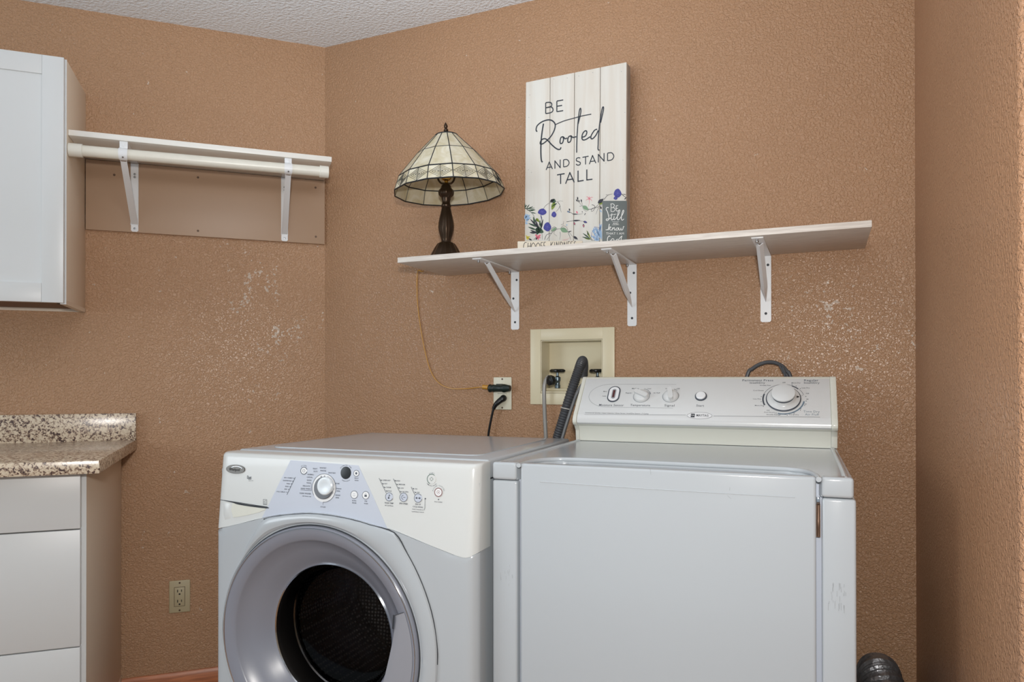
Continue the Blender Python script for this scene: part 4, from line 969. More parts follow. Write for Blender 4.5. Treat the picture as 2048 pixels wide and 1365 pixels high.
def arc_text(mb, P, txt, u, v, rpx, a0, a1, hpx):
    for i, chx in enumerate(txt):
        if chx == ' ': continue
        a = math.radians(a0+(a1-a0)*i/(len(txt)-1)); c = P.px(u+rpx*math.cos(a)*.88, v-rpx*math.sin(a))
        w_ = abs(P.px(u+.75, v)[0]-P.px(u-.75, v)[0])*(0.5 if chx in 'Ii/1' else 1); h_ = abs(P.px(u, v-hpx/2)[1]-P.px(u, v+hpx/2)[1])
        up = math.pi/2 if a0 > 0 or a1 > 0 else -math.pi/2
        mb.text(P, chx, c, w_, h_, .0011, (a-math.pi/2) if (a0+a1) > 0 else (a+math.pi/2), 0.01)
arc_text(tx, CWp, 'POWER', 608.6, 942, 10.5, 122, 60, 2.2)
arc_text(tx, CWp, 'ESTIMATED TIME', 692.3, 946.5, 15.5, 140, 40, 1.9); arc_text(tx, CWp, 'REMAINING', 692.3, 946.5, 16.5, -120, -60, 1.9)
arc_text(tx, CWp, 'START', 864, 959, 12.5, 115, 66, 2.2); arc_text(tx, CWp, 'Hold one second', 864, 959, 13.3, -140, -45, 1.7); arc_text(tx, CWp, 'PAUSE/CANCEL', 877.5, 985, 13.2, 165, 12, 2.2)
# indicator rules and dots
def pr_(pts, w=.0009, sm=0, P=CWp): tx.ribbon(P, [P.px(*p) for p in pts], w, .0011, sm)
pr_([(591.5, 955), (574.5, 990)], .0013); pr_([(758.5, 957), (773, 987)], .001); pr_([(787, 958), (801.5, 988)], .001); pr_([(822.7, 974.5), (830, 990)], .001); pr_([(850.5, 998), (850.3, 1016), (848.5, 1021)], .0009); pr_([(602, 980.5), (623, 982), (623, 968)], .0008)
for u, v in ((588.4, 957.3), (586, 963), (583.3, 968.3), (580.5, 974), (577.5, 979.5), (574.3, 985)): tx.disc(CWp, CWp.px(u, v), .0011, .0012, 0, .0011, 10)
for u, v in ((762.5, 961), (766, 968), (769.5, 975.3), (773.5, 982.6), (791, 962), (794.5, 969.5), (798.2, 976.6), (801.8, 984), (827, 978), (830.8, 985.3)):
    pr_([(u-1.3, v-1), (u+1.3, v+1.2)], .0012); tx.disc(CWp, CWp.px(u+.8, v), .0008, None, 0, .0011, 8)
tx.disc(CWp, CWp.px(850.8, 998), .0014, None, 0, .0011, 10); tx.disc(CWp, CWp.px(877.2, 999.6), .0013, None, 0, .0011, 10)
# energy label
for (a, b) in (((527, 999.5), (534, 999.8)), ((534, 999.8), (534, 1010.3)), ((534, 1010.3), (527, 1009.6)), ((527, 1009.6), (527, 999.5)), ((528, 1003.5), (533, 1002)), ((528, 1006), (533, 1006.6)), ((528, 1008.4), (533, 1009))): pr_([a, b], .0008)
wtext(tx, CWp, 'Duet', 499, 955, 8.5, 6, .0011, 0, .03); wtext(tx, CWp, 'Sport', 500, 958.8, 6, 2.2, .0011, 0, .03); wtext(tx, CWp, 'sport HT', 502.5, 962, 9.5, 2, .0011)
tx.build('lettering', M['print'], console)
# buttons
def button(u, v, rpx, name='push_button', mring='print', icon=None, fill='btnwhite', rw=.0010, a0=0, a1=360):
    c = CWp.px(u, v); r = abs(CWp.px(u+rpx, v)[0]-CWp.px(u-rpx, v)[0])/2; ry = abs(CWp.px(u, v-rpx*1.13)[1]-CWp.px(u, v+rpx*1.13)[1])/2
    b_ = MB().disc(CWp, c, r, ry, -.001, .0016, 28, .0006).build(name, M[fill], console)
    r_ = MB().arc(CWp, c, r*1.02, ry*1.02, a0, a1, rw, .0018, 36)
    if icon == 'power': r_.arc(CWp, c, r*.42, ry*.42, 120, 420, .0007, .0019, 16); r_.ribbon(CWp, [(c[0], c[1]+.0002), (c[0], c[1]+ry*.5)], .0007, .0019, 0)
    if icon == 'dot': r_.disc(CWp, c, r*.4, ry*.4, .001, .0019, 12); 
    if icon == 'lines': r_.ribbon(CWp, [(c[0]-r*.4, c[1]-ry*.2), (c[0], c[1]-ry*.35), (c[0]+r*.4, c[1]-ry*.2)], .0005, .0019, 3); r_.ribbon(CWp, [(c[0]-r*.3, c[1]+ry*.2), (c[0]+r*.3, c[1]+ry*.2)], .0005, .0019, 0)
    if icon == 'lock': r_.prism(CWp, [(c[0]-r*.35, c[1]-ry*.4), (c[0]+r*.35, c[1]-ry*.4), (c[0]+r*.35, c[1]+ry*.1), (c[0]-r*.35, c[1]+ry*.1)], .001, .0019); r_.arc(CWp, (c[0], c[1]+ry*.15), r*.22, ry*.25, 0, 180, .0006, .0019, 8)
    if icon == 'temp': r_.disc(CWp, (c[0]-r*.1, c[1]-ry*.3), r*.22, ry*.22, .001, .0019, 12); r_.ribbon(CWp, [(c[0]-r*.1, c[1]-ry*.3), (c[0]-r*.02, c[1]+ry*.45), (c[0]+r*.2, c[1]+ry*.4), (c[0]+r*.15, c[1]+ry*.1)], .0011, .0019, 3)
    if icon == 'spin': r_.arc(CWp, c, r*.5, ry*.5, 90, 270, .0010, .0019, 12); r_.ribbon(CWp, [(c[0]-r*.1, c[1]), (c[0]+r*.5, c[1])], .0011, .0019, 0)
    if icon == 'bell': r_.ribbon(CWp, [(c[0]-r*.5, c[1]), (c[0]+r*.5, c[1])], .0011, .0019, 0); r_.disc(CWp, (c[0]-r*.45, c[1]), r*.2, ry*.22, .001, .0019, 8); r_.disc(CWp, (c[0]+r*.45, c[1]), r*.2, ry*.22, .001, .0019, 8)
    if icon == 'start': r_.ribbon(CWp, [(c[0]-r*.4, c[1]), (c[0], c[1]+ry*.4), (c[0]+r*.4, c[1]), (c[0], c[1]-ry*.4), (c[0]-r*.4, c[1])], .0008, .0019, 0)
    if icon == 'stop': r_.arc(CWp, c, r*.45, ry*.45, 0, 360, .0007, .0019, 16); r_.disc(CWp, c, r*.16, ry*.16, .001, .0019, 8)
    r_.build('ring_and_symbol', M[mring], b_)
button(608.6, 942, 6.1, icon='power', rw=.0015, a0=20, a1=345); button(713.4, 947.3, 5.2, icon='dot'); button(709.2, 990, 6.6, icon='lines'); button(732.2, 991.2, 6.6, icon='lock')
button(779, 994.2, 7.2, icon='temp', fill='bluegrey', a0=30, a1=340); button(807.8, 995.2, 7.5, icon='spin', fill='bluegrey'); button(836.8, 996.8, 7.5, icon='bell', fill='bluegrey', a0=40, a1=350)
button(863.8, 958.7, 8.4, icon='start', mring='printgreen', rw=.0016, fill='consolecream', a0=50, a1=250); button(877.4, 985.2, 7.2, icon='stop', mring='printred', rw=.0020)
dc = CWp.px(692.2, 946.3)
MB().disc(CWp, dc, abs(CWp.px(702.6, 946)[0]-CWp.px(681.8, 946)[0])/2, abs(CWp.px(692, 933.8)[1]-CWp.px(692, 959)[1])/2, -.001, .0014, 32, .0005).build('display', M['display'], console)
# cycle knob
kc = CWp.px(648.6, 976.6); kr = abs(CWp.px(672, 976)[0]-CWp.px(625, 976)[0])/2; ky = abs(CWp.px(648, 946.5)[1]-CWp.px(648, 1003)[1])/2
kr = min(kr, 0.036); ky = kr
kd = MB().disc(CWp, kc, kr, ky, -.001, .0012, 48, .0008).build('cycle_dial', M['btnwhite'], console)
sk = MB(); sk.arc(CWp, kc, kr*1.0, ky*1.0, -90, 52, .0010, .0016, 30); sk.arc(CWp, kc, kr*1.0, ky*1.0, 40, 215, .0010, .0016, 30); sk.ribbon(CWp, [(kc[0], kc[1]-ky), (kc[0], kc[1]-ky-.006)], .0008, .0014, 0)
for a in (55, 70, 90, 110, 130, 150): 
    x, y = kc[0]+kr*.83*math.cos(math.radians(a)), kc[1]+ky*.83*math.sin(math.radians(a))
    if a in (70, 90, 110): 
        for o_ in (-.0012, 0, .0012): sk.ribbon(CWp, [(x+o_, y-.0018), (x+o_, y+.0018)], .0006, .0016, 0)
for a in (18, -2, -22, 195):
    x, y = kc[0]+kr*.85*math.cos(math.radians(a)), kc[1]+ky*.85*math.sin(math.radians(a))
    for o_ in (-.0011, .0011): sk.ribbon(CWp, [(x-.0012, y+o_), (x+.0012, y+o_)], .0006, .0016, 0)
sk.build('scale_marks', M['print'], kd)
q = CWp.at(kc[0], kc[1], 0)
MB().lathe(q, CWp.n, [(kr*.80, .001), (kr*.79, .0045), (kr*.74, .0065), (0, .0070)], 40).build('grip', M['knobdark'], kd)
MB().lathe(q+CWp.n*.0075+CWp.e1*(kr*.20)+CWp.e2*(kr*.15), CWp.n, [(kr*.66, -.004), (kr*.64, .001), (kr*.58, .0025), (kr*.50, .0026), (kr*.3, .0022), (0, .002)], 40).build('knob_face', M['knobsilver'], kd)
# top panel with embossed field
tp = MB(); tz = 0.9475
tp.box(W, 0.001, WW-.004, 0.905, tz, -WD, -0.062, 0.006, 3)
top_o = tp.build('top_panel', M['white'], washer)
eb = MB(); x0, x1, y0, y1 = 0.045, WW-.055, -0.62, -0.125
def rr(x0, x1, y0, y1, r, n=5):
    out = []
    for cx, cy, a0 in ((x1-r, y0+r, -90), (x1-r, y1-r, 0), (x0+r, y1-r, 90), (x0+r, y0+r, 180)):
        for i in range(n+1):
            a = math.radians(a0+90*i/n); out.append((cx+r*math.cos(a), cy+r*math.sin(a)))
    return out
TP = Plane(W.at(0, tz, 0), W.e1, -W.n)    # x = s, y = depth into wall
eb.prism(TP, [(x, -y) for x, y in rr(x0, x1, y0, y1, .03)], -0.002, 0.0022, .0018, 3)
eb.build('embossed_field', M['white'], top_o)
# body shell (hollow)
bd = MB()
bd.box(W, 0.0, 0.004, 0.03, 0.904, -WD+.004, -0.006); bd.box(W, WW-.006, WW-.002, 0.03, 0.904, -WD+.004, -0.006)
bd.box(W, .004, WW-.006, .03, .904, -WD, -WD+.004); bd.box(W, .004, WW-.006, .03, .034, -WD+.004, -.006)
bd.build('cabinet_shell', M['white'], washer)
for sx in (.05, WW-.05):
    for hh in (-.05, -WD+.05): MB().lathe(W.at(sx, 0, hh), (0, 0, 1), [(.018, 0), (.018, .012), (.008, .014), (.008, .034)], 16).build('foot', M['black'], washer)
# front panel with round opening
fp = MB(); NA = 96; KR = 10; rows = []
def outline(a):
    dx, dy = math.cos(a), math.sin(a)
    best = 9
    for lim, comp, c0 in ((WW, dx, C0[0]), (0.0, dx, C0[0])):
        if abs(comp) > 1e-6:
            k = (lim-c0)/comp
            if k > 0: best = min(best, k)
    if dy < -1e-6: best = min(best, (0.035-C0[1])/dy)
    if dy > 0:
        k = 0
        while k < best and C0[1]+dy*k < low_t(C0[0]+dx*k)-.0012: k += .001
        best = min(best, k)
    return best
vs = []; fs = []
angs = sorted([2*math.pi*i/NA for i in range(NA)]+[math.atan2(0.035-C0[1], x-C0[0]) % (2*math.pi) for x in (0.0, WW)]+[math.atan2(low_t(0)-.0012-C0[1], -C0[0]) % (2*math.pi), math.atan2(low_t(WW)-.0012-C0[1], WW-C0[0]) % (2*math.pi)])
NA = len(angs); rin = RO-.004
for a in angs:
    ro = max(outline(a), rin+.0015)
    for i in range(KR+1):
        f_ = i/KR; f_ = 1-(1-f_)**2
        r_ = rin+(ro-rin)*f_; s_ = C0[0]+r_*math.cos(a); t_ = C0[1]+r_*math.sin(a)
        vs.append(W.at(s_, t_, WF+edge_h(max(0, min(WW, s_)))-.0005))
    rb = rin; vs.append(W.at(C0[0]+rb*math.cos(a), C0[1]+rb*math.sin(a), WF-.03))
    s_ = C0[0]+ro*math.cos(a); t_ = C0[1]+ro*math.sin(a); vs.append(W.at(s_, t_, -.008))
K2 = KR+3
for i in range(NA):
    j = (i+1) % NA
    for k in range(KR): fs.append((i*K2+k, i*K2+k+1, j*K2+k+1, j*K2+k))
    fs.append((i*K2+KR+1, i*K2, j*K2, j*K2+KR+1)); fs.append((i*K2+KR, i*K2+KR+2, j*K2+KR+2, j*K2+KR))
fp._add(vs, fs); bmesh.ops.recalc_face_normals(fp.bm, faces=list(fp.bm.faces))
fp.build('front_panel', M['white'], washer, smooth_angle=40)
# bezel around the door
oz = [W.px(u, v, WF) for u, v in ((875, 1330), (875, 1300), (868, 1246), (856, 1200), (838, 1153), (815, 1108), (789, 1066), (740, 1050.5), (710, 1041.5), (680, 1035), (650, 1030.5), (617.8, 1028), (590, 1029.5), (560, 1032.5), (528, 1039), (508, 1072), (487, 1109), (462, 1170), (447, 1215), (441, 1254))]
ang = [(math.atan2(t-C0[1], s-C0[0]), math.hypot(s-C0[0], t-C0[1])) for s, t in oz]
def orad(a):
    a = a % (2*math.pi)
    if a > math.pi: a2 = 2*math.pi-a     # lower half mirrors the upper
    else: a2 = a
    pts = sorted(ang)
    if a2 <= pts[0][0]: return pts[0][1]
    for (x, r), (y, q2) in zip(pts, pts[1:]):
        if a2 <= y: return r+(q2-r)*(a2-x)/(y-x)
    return pts[-1][1]
bz = MB(); vs = []; fs = []; NB = 144
prof = [(1.0, -.0006), (.985, .0035), (.95, .0060), (.80, .0085), (.5, .0100), (.25, .0085), (.10, .004), (.0, -.012)]
for i in range(NB):
    a = 2*math.pi*i/NB; ro = max(orad(a), RO+.0035)
    for f_, h_ in prof:
        r_ = RO-.002+(ro-RO+.002)*f_; k = min(1, (ro-RO)/.02) if h_ > 0 else 1
        vs.append(W.at(C0[0]+r_*math.cos(a), C0[1]+r_*math.sin(a), WF+h_*k))
n = len(prof)
for i in range(NB):
    j = (i+1) % NB
    for k in range(n-1): fs.append((i*n+k, j*n+k, j*n+k+1, i*n+k+1))
bz._add(vs, fs); bmesh.ops.recalc_face_normals(bz.bm, faces=list(bz.bm.faces)); bz.build('door_bezel', M['white'], washer, smooth_angle=28)
bl_ = MB(); 
for i0, i1 in ((0, 20),):
    bl_.tube([W.at(s+.0004*0, t, WF+.0008) for s, t in oz[:15]], .0012, 6, 4)
bl_.build('bezel_seam', M['gap'], washer)
door = MB()
cD = W.at(C0[0], C0[1], 0)
seg = 96
MB().lathe(cD, W.n, [(RO-.002, WF-.02), (RO-.002, WF-.001), (RO-.0055, WF+.001), (RO-.0055, WF-.02)], seg).build('door_seal', M['gap'], washer)
dr = MB().lathe(cD, W.n, [(RO-.006, WF-.018), (RO-.0062, WF+.004), (RO-.009, WF+.0075), (RO-.013, WF+.008), (.235, WF+.002), (.2315, WF-.002), (.226, WF-.010), (.205, WF-.026), (.185, WF-.040), (.172, WF-.054), (.164, WF-.060)], seg).build('door', M['doorgrey'], washer, smooth_angle=50)
MB().lathe(cD, W.n, [(RO-.0095, WF+.0070), (RO-.0105, WF+.0092), (RO-.0125, WF+.0092), (RO-.0135, WF+.0070)], seg).build('chrome_ring', M['chrome'], dr)
# handle sector on the right-hand side
hs = MB(); a0, a1 = 23, -62; n = 30
outer = [(C0[0]+(.2535)*math.cos(math.radians(a0+(a1-a0)*i/n)), C0[1]+.2535*math.sin(math.radians(a0+(a1-a0)*i/n))) for i in range(n+1)]
inner = []
for i in range(n+1):
    a = math.radians(a0+(a1-a0)*i/n); f_ = i/n
    r_ = .226-.038*math.sin(min(1, max(0, (f_-.02)/.85))*math.pi)**.8; inner.append((C0[0]+r_*math.cos(a), C0[1]+r_*math.sin(a)))
vs = []; fs = []
for i in range(n+1):
    o_, i_ = outer[i], inner[i]
    for k, (f_, hh) in enumerate(((0, .0078), (.25, .0075), (.6, .006), (.92, .004), (1.0, 0.0015), (1.0, -.012))):
        vs.append(W.at(o_[0]+(i_[0]-o_[0])*f_, o_[1]+(i_[1]-o_[1])*f_, WF+hh))
for i in range(n):
    for k in range(5): fs.append((i*6+k, i*6+k+1, (i+1)*6+k+1, (i+1)*6+k))
vs2 = len(vs)
hs._add(vs, fs); hs.build('door_handle', M['doorlight'], dr)
sm_ = MB(); sm_.ribbon(W, [outer[0], inner[0]], .0012, WF+.0088, 0); sm_.ribbon(W, [W.px(791, 1229, WF), W.px(789, 1257, WF)], .0045, WF+.0066, 0)
sm_.build('handle_gap', M['gap'], dr)
MB().lathe(cD, W.n, [(.1655, WF-.060), (.1635, WF-.0575), (.1615, WF-.0600)], seg).build('glass_rim', M['chrome'], dr)
MB().lathe(cD, W.n, [(.1625, WF-.0605), (.158, WF-.066), (.155, WF-.080), (.150, WF-.105), (.140, WF-.122), (.12, WF-.128), (.06, WF-.132), (0, WF-.133)], seg).build('window', M['doorglass'], dr, label='dark curved glass window')
# inside
MB().lathe(cD, W.n, [(.268, WF-.026), (.255, WF-.03), (.236, WF-.05), (.215, WF-.075), (.195, WF-.1), (.175, WF-.125), (.172, WF-.15), (.19, WF-.165)], 72).build('gasket', M['rubber'], washer)
MB().lathe(cD, W.n, [(.1705, WF-.136), (.1680, WF-.139), (.1690, WF-.143), (.172, WF-.146)], 72).build('drum_lip', M['chrome'], washer)
MB().lathe(cD, W.n, [(.176, WF-.16), (.20, WF-.17), (.236, WF-.18), (.238, WF-.45), (.225, WF-.50), (.1, WF-.51), (0, WF-.51)], 72).build('drum', M['drum'], washer)

# ------------------------------------------------------------------ DRYER
DW, DD = 0.700, 0.735
dryer = thing('clothes_dryer', 'white dryer with slanted control console standing right of the washer', 'dryer', D.at(DW/2, 0, -DD/2), math.radians(1.7314))
dz, dlt = 0.9475, 0.036
zl = 0.909
# body: two front columns, sides, back
bdy = MB()
bdy.box(D, 0.0, 0.0565, 0.03, zl, -DD+.002, -.002, 0.005, 3); bdy.box(D, 0.6475, DW+.0036, 0.03, zl, -DD+.002, -.002, 0.005, 3)
bdy.box(D, .05, .66, .03, zl-.001, -DD+.003, -.030)
bdy.build('cabinet_body', M['white'], dryer)
for sx in (.05, DW-.05):
    for hh in (-.06, -DD+.06): MB().lathe(D.at(sx, 0, hh), (0, 0, 1), [(.018, 0), (.018, .012), (.008, .014), (.008, .034)], 16).build('foot', M['black'], dryer)
# top: flat deck with raised rims and front pads
dk = MB()
rim_px = [(0.0625, 0.004), (0.0600, -0.030), (0.0610, -0.066), (0.0700, -0.100), (0.092, -0.130), (0.125, -.1425), (0.197, -0.147), (0.415, -0.142), (0.560, -0.137), (0.600, -.128), (0.625, -0.105), (0.636, -0.0685), (0.6405, -.030), (0.642, 0.004)]
HP = Plane(D.at(0, 0, 0), D.e1, -D.n)      # horizontal plane, y = depth into wall; normal up
deck = [(0.001, 0.008), (0.0555, 0.008)]+[(s, -h) for s, h in rim_px[1:-1]]+[(0.6465, 0.008), (DW-.001, 0.008), (DW-.001, DD), (0.001, DD)]
dk.prism(HP, deck, zl+.002, dz-.004, .003, 3)
dk.build('top_deck', M['white'], dryer)
tz_ = dz-.004
rm = MB(); rm.tube([D.at(s, tz_-.0006, h) for s, h in rim_px], .0048, 12, 5)
rm.build('front_rim', M['white'], dryer)
for s0, s1 in ((.012, .010), (DW-.012, DW-.010)): MB().tube([D.at(s0, tz_-.001, -.012), D.at(s1, tz_-.001, -.2), D.at(s1, tz_-.001, -.62)], .0056, 12, 0).build('side_rim', M['white'], dryer)
for s0, s1 in ((0.0, 0.0555), (0.6465, DW)): MB().box(D, s0, s1, zl+.0015, dz, -.030, .0, .0060, 4).build('corner_cap', M['white'], dryer)
lg = MB(); lg.prism(HP, [(s, -h) for s, h in [(0.062, 0.018)]+[(0.064, -.02)]+rim_px[2:-2]+[(0.638, -.02), (0.640, -.018)]], zl-.02, dz-.014, .001)
lg = MB(); lg.box(D, .0575, .6455, zl-.002, dz-.0125, -.150, -.0265)
lg.build('front_ledge', M['white'], dryer)
MB().box(D, 0.052, 0.652, .05, dz-.016, -.0262, -.022).build('door_opening', M['bluegrey'], dryer, label='pale grey inner frame seen through the door gaps')
dd = MB(); dd.box(D, 0.0645, 0.6378, 0.06, dz-.0005, -.0215, .0, .0055, 4)
ddo = dd.build('door', M['white'], dryer)
cr = MB(); cr.tube([D.at(*D.px(1080, 964, .0), .0), D.at(*D.px(1330, 980.5, .0), .0), D.at(*D.px(1590, 995.5, .0), .0)], .0011, 6, 4)
cr.build('embossed_crease', M['white'], ddo)
for (u, v, u2, v2) in ((1455, 992, 1462, 998), (1460, 975, 1459, 982), (1300, 936, 1302, 950), (1373, 938, 1378, 943)):
    MB().ribbon(D, [D.px(u, v), D.px(u2, v2)], .0006, .0004, 0).build('scratch', M['printfaint'], ddo)
ms = MB(); random.seed(3)
for k in range(26):
    u = 1655+random.random()*38; v = 1165+random.random()*48
    ms.ribbon(D, [D.px(u, v), D.px(u+random.uniform(-.6, .6), v+random.uniform(4, 16))], .0005, -.0015, 0)
for k in range(12):
    u = 1000+random.random()*25; v = 1130+random.random()*40
    ms.ribbon(D, [D.px(u, v), D.px(u+.3, v+random.uniform(4, 10))], .0004, -.0015, 0)
ms.build('scuff_marks', M['printfaint'], dryer)
hg = MB()
hx = D.px(1637, 1030)[0]; hz0, hz1 = D.px(1637, 1075)[1], D.px(1637, 1012)[1]
hg.lathe(D.at(hx, hz0, -.008), D.e2, [(0, 0), (.0026, 0), (.0026, .014), (.0029, .0145), (.0029, .030), (.0026, .0305), (.0026, hz1-hz0), (0, hz1-hz0)], 12)
hg.box(D, hx-.0035, hx+.0035, hz0-.002, hz1, -.020, -.010)
hg.build('hinge', M['rust'], ddo)
MB().box(D, hx-.0035, hx+.0030, hz1+.001, hz1+.014, -.018, -.006, .001).build('hinge_bracket', M['chrome'], ddo)
# console
cprof = [(-.625, dz-.003), (-.621, .975), (-.612, .9885), (-.6005, .9925), (-.5945, .9985), (-.5935, 1.006), (-.5965, 1.014), (-.603, 1.0225), (-.6945, 1.1245), (-.6985, 1.1285), (-.704, 1.1305), (-.725, 1.1305), (-.733, 1.127), (-.735, dz-.003)]
CE = 0.0125
cn = MB().extr(D, cprof, 0.0115, DW-.0135)
con = cn.build('console', M['drycream'], dryer, smooth_angle=30)
def grow(prof, c, d):
    return [(h+(.004 if h > -.66 and t > .985 else 0)+(0.0015), t+(.0008 if t > 1.1 else 0)) for h, t in prof]
for s0, s1 in ((0.0, 0.0112), (DW-.0132, DW+.002)):
    e_ = MB().extr(D, grow(cprof, None, None), s0, s1, 0.0016).build('end_cap', M['drycream'], con)
pA = D.at(0, 1.0225, -.603); pB = D.at(0, 1.1245, -.6945)
CD = Plane(pA, D.e1, pB-pA); CDH = (pB-pA).length
fp_ = MB(); fp_.box(CD, .0125, DW-.0145, -.0005, CDH, -.002, .0012, .0006)
fp_.build('face_plate', M['drypanel'], con)
lipm = MB().extr(D, [(-.611, .9895), (-.6000, .9935), (-.5930, .9985), (-.5918, 1.006), (-.5950, 1.0145), (-.6020, 1.0235), (-.606, 1.02), (-.605, 1.0)], 0.0125, DW-.0145).build('front_lip', M['drypanel'], con)
iv = CD.px(1177, 795); 
x0, x1 = CD.px(1177.5, 795)[0], CD.px(1648, 795)[0]; y0, y1 = CD.px(1400, 818)[1], CD.px(1400, 770)[1]
x1 = CD.px(1640, 795)[0]
PH = .0012
oval = [(x0+ (y1-y0)*.5*(1-math.cos(math.radians(a)))*1.35, (y0+y1)/2+(y1-y0)/2*math.sin(math.radians(a))) for a in range(-90, 91, 12)][::1]
MB().ribbon(CD, [(x0+.25, y0)]+[(x0+(y1-y0)*.68*(1-math.cos(math.radians(a))), (y0+y1)/2+(y1-y0)/2*math.sin(math.radians(a))) for a in range(-90, 91, 12)]+[(x0+.25, y1)], .0010, PH+.0002, 0).build('inset_outline', M['printfaint'], con)
tx = MB(); tf = MB()
for t_, u, v, a, b in (('Moisture Sensor', 1223, 811.3, 49.5, 4.2), ('Temperature', 1280.5, 811.5, 39.5, 4.2), ('Signal', 1339, 812, 20, 4.2), ('Start', 1400.5, 812.3, 15.5, 4.2),
    ('Permanent Press', 1515.5, 761.8, 61.5, 4.0), ('IntelliDry', 1515, 766.8, 30, 3.8), ('Regular', 1622.5, 761.8, 28.5, 4.0), ('IntelliDry', 1623.5, 766.8, 31, 3.8)):
    wtext(tx, CD, t_, u, v, a, b, PH+.0004, 0, .004)
for t_, u, v, a, b in (('Time Dry', 1623, 824.3, 32.5, 4.2), ('Air Fluff', 1624, 830.2, 28, 4.2)): wtext(tf, CD, t_, u, v, a, b, PH+.0004, 0, -.004)
for t_, u, v, a, b in (('More', 1210.5, 784, 7, 2), ('Less', 1209, 793.2, 7, 2), ('Regular', 1258, 787, 12.5, 2.2), ('Medium', 1271, 778.2, 14, 2.2), ('Low', 1299, 778.4, 7, 2.2), ('Air Fluff', 1313.5, 787, 13, 2.2),
    ('On', 1333, 778.4, 4, 2.2), ('Off', 1356.5, 778.6, 6, 2.2), ('Off', 1568, 766.3, 6, 1.9), ('More Dry', 1592, 767, 18, 2), ('Less Dry', 1611.5, 776.9, 16, 2), ('Off', 1615, 788.2, 6.5, 2), ('60', 1614.8, 799.6, 4, 2), ('50', 1611, 809.4, 4, 2), ('40', 1600.8, 819, 4, 2), ('30', 1587.5, 826.2, 4, 2), ('20', 1571, 829.8, 4, 2), ('10', 1551.7, 827.4, 4, 2),
    ('Wrinkle Free', 1530.3, 772, 22, 2), ('Cool Down', 1516.8, 782.2, 21, 2), ('Less Dry', 1514, 799, 16, 2), ('More Dry', 1518.8, 812.2, 18, 2), ('Off', 1536.2, 822, 6, 1.9), ('Cool Down', 1538.5, 825.8, 20.5, 2), ('Wrinkle Release', 1547, 830.6, 29, 2), ('Damp Dry', 1588, 830.6, 19, 2)):
    wtext(tx, CD, t_, u, v, a, b, PH+.0004, 0, .01)
wtext(tx, CD, 'Commercial Quality | Super Capacity | Quiet Series | IntelliDry Sensor | 7 Cycles', 1233, 827.6, 127, 2.3, PH+.0004, 0, .005)
def dr_(pts, w=.0008, sm=0): tx.ribbon(CD, [CD.px(*p) for p in pts], w, PH+.0003, sm)
dr_([(1169, 829.8), (1372, 831.4)], .0009); dr_([(1427, 833), (1640, 835.6)], .0009)
mc = CD.px(1399, 832.6); mrx = abs(CD.px(1424, 832)[0]-CD.px(1374, 832)[0])/2; mry = abs(CD.px(1399, 826)[1]-CD.px(1399, 839)[1])/2
tx.arc(CD, mc, mrx, mry, 0, 360, .0007, PH+.0009, 40)
# dial scale
dc_ = CD.px(1566.8, 799.4); u2s = abs(CD.px(1600.5, 799.4)[0]-CD.px(1533, 799.4)[0])/2
RR_ = u2s
tx.arc(CD, dc_, RR_*1.24, RR_*1.24, 60, 205, .0010, PH+.0003, 30); tx.arc(CD, dc_, RR_*1.24, RR_*1.24, 18, 42, .0009, PH+.0003, 10); tx.ribbon(CD, [(dc_[0]+RR_*1.0*math.cos(.22), dc_[1]+RR_*1.0*math.sin(.22)), (dc_[0]+RR_*1.24*math.cos(.3), dc_[1]+RR_*1.24*math.sin(.3))], .0006, PH+.0003, 0)
tx.arc(CD, dc_, RR_*1.22, RR_*1.22, 160, 205, .0040, PH+.0003, 14); tx.arc(CD, dc_, RR_*1.22, RR_*1.22, 44, 66, .0034, PH+.0003, 10)
for a in (68, 56, 42, 10, -6, -22, -42, -62, -80, -100, 172, 190, 208): tx.disc(CD, (dc_[0]+RR_*1.34*math.cos(math.radians(a)), dc_[1]+RR_*1.34*math.sin(math.radians(a))), .0011, None, PH, PH+.0004, 8)
tx.arc(CD, CD.px(1283, 792), .0255, .0255, 38, 80, .0012, PH+.0003, 12); tx.arc(CD, CD.px(1283, 792), .0255, .0255, 10, 34, .0020, PH+.0003, 8); tx.arc(CD, CD.px(1341.5, 792), .0245, .0245, 48, 75, .0012, PH+.0003, 12)
tx.arc(CD, CD.px(1566.8, 799.4), RR_*.73, RR_*.73, 0, 1, .0001, PH+.0002, 2)
tx.build('lettering', M['print'], con); tf.build('faint_lettering', M['dryblue'], con)
ab = MB(); ab.arc(CD, dc_, RR_*1.22, RR_*1.22, -105, -8, .0040, PH+.0003, 24); ab.build('timer_band', M['dryblue'], con)
mbg = MB().prism(CD, [(mc[0]+mrx*math.cos(2*math.pi*i/32), mc[1]+mry*math.sin(2*math.pi*i/32)) for i in range(32)], 0, PH+.0006, .0003).build('badge', M['btnwhite'], con)
mt = MB(); wtext(mt, CD, 'MAYTAG', 1405, 832.3, 24, 4.4, PH+.0011, 0, .01)
a_, b_ = CD.px(1381.5, 836), CD.px(1390, 829); mt.prism(CD, [(a_[0], a_[1]), (b_[0], a_[1]), (b_[0], b_[1]), (a_[0], b_[1])], PH, PH+.0010); mt.build('lettering', M['ink'], mbg)
mw = MB(); wtext(mw, CD, 'VA', 1385.8, 832.4, 6.4, 3.6, PH+.0014); mw.build('emblem', M['chalk'], mbg)
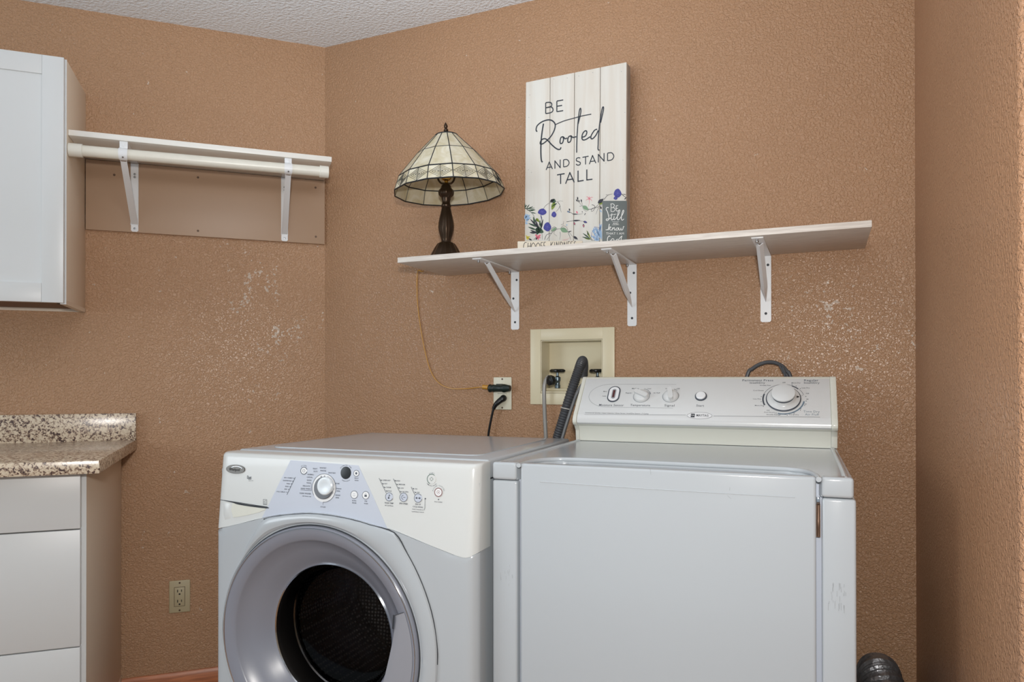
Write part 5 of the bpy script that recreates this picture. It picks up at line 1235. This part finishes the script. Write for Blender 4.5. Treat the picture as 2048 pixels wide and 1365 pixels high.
# moisture sensor
mo = CD.px(1228.0, 789.8); rxw = .0170; ryh = .0300
def stad(c, rx, ry, n=10):
    out = []
    for i in range(n+1): a = math.pi*i/n; out.append((c[0]+rx*math.cos(a), c[1]+(ry-rx)+rx*math.sin(a)))
    for i in range(n+1): a = math.pi+math.pi*i/n; out.append((c[0]+rx*math.cos(a), c[1]-(ry-rx)+rx*math.sin(a)))
    return out
rxw = abs(CD.px(1240, 790)[0]-CD.px(1216, 790)[0])/2; ryh = abs(CD.px(1228, 773.7)[1]-CD.px(1228, 805)[1])/2
ind = MB().prism(CD, stad(mo, rxw, ryh), 0, PH+.002, .0008).build('sensor_indicator', M['print'], con)
MB().prism(CD, stad(mo, rxw*.82, ryh*.88), 0, PH+.0026, .0004).build('bezel', M['btnwhite'], ind)
MB().prism(CD, stad(mo, rxw*.34, ryh*.62), 0, PH+.0029, .0002).build('surround', M['printfaint'], ind)
MB().prism(CD, [(mo[0]-rxw*.17, mo[1]-ryh*.45), (mo[0]+rxw*.17, mo[1]-ryh*.45), (mo[0]+rxw*.17, mo[1]+ryh*.45), (mo[0]-rxw*.17, mo[1]+ryh*.45)], 0, PH+.0032).build('lamp_bar', mat('dark_red_lens', (84, 40, 42), .3), ind)
def dknob(u, v, rot):
    c = CD.px(u, v); r = abs(CD.px(u+15.4, v)[0]-CD.px(u-15.4, v)[0])/2
    q = CD.at(c[0], c[1], PH)
    k_ = MB(); k_.lathe(q, CD.n, [(r*1.02, 0), (r, .0025), (r*.93, .006), (r*.80, .009), (r*.5, .0105), (0, .011)], 36)
    kk = k_.build('selector_knob', M['drypanel'], con)
    ca, sa = math.cos(rot), math.sin(rot); P_ = Plane(q, CD.e1*ca+CD.e2*sa, -CD.e1*sa+CD.e2*ca)
    MB().prism(P_, stad((0, 0), r*.30, r*1.0), .005, .0175, .0022, 3).build('grip_bar', M['drypanel'], kk)
    MB().lathe(q, CD.n, [(r*1.02, 0), (r*1.06, .0006), (r*1.09, 0)], 36).build('rim', M['printfaint'], kk)
dknob(1283, 793.5, math.radians(62)); dknob(1341.4, 793.5, math.radians(12))
c = CD.px(1402, 794); q = CD.at(c[0], c[1], PH); r = abs(CD.px(1414.2, 794)[0]-CD.px(1389.8, 794)[0])/2
sb = MB().lathe(q, CD.n, [(r, 0), (r*.97, .003), (r*.80, .0035)], 32).build('start_button', M['print'], con)
MB().lathe(q, CD.n, [(r*.82, .002), (r*.80, .006), (r*.7, .0075), (0, .008)], 32).build('button_cap', M['btnwhite'], sb)
q = CD.at(dc_[0], dc_[1], PH)
td = MB().lathe(q, CD.n, [(RR_*1.02, 0), (RR_*1.0, .004), (RR_*.95, .0055), (RR_*.80, .0065), (RR_*.70, .010), (RR_*.66, .016)], 56).build('timer_dial', M['drypanel'], con)
MB().lathe(q, CD.n, [(RR_*1.03, 0), (RR_*1.05, .0022), (RR_*.99, .0048)], 56).build('dial_ring', M['print'], td)
MB().lathe(q, CD.n, [(RR_*.66, .014), (RR_*.665, .018), (RR_*.69, .021), (RR_*.70, .0235)], 56).build('grip_band', M['print'], td)
MB().lathe(q, CD.n, [(RR_*.70, .023), (RR_*.715, .025), (RR_*.70, .027), (RR_*.64, .0282), (0, .0292)], 56).build('knob_cap', M['drypanel'], td)
pm = MB(); pm.prism(CD, [(dc_[0]+RR_*.78, dc_[1]+.0052), (dc_[0]+RR_*.78, dc_[1]-.001), (dc_[0]+RR_*.93, dc_[1]+.0028)], .004, PH+.0085); pm.build('pointer', M['dark'], td)
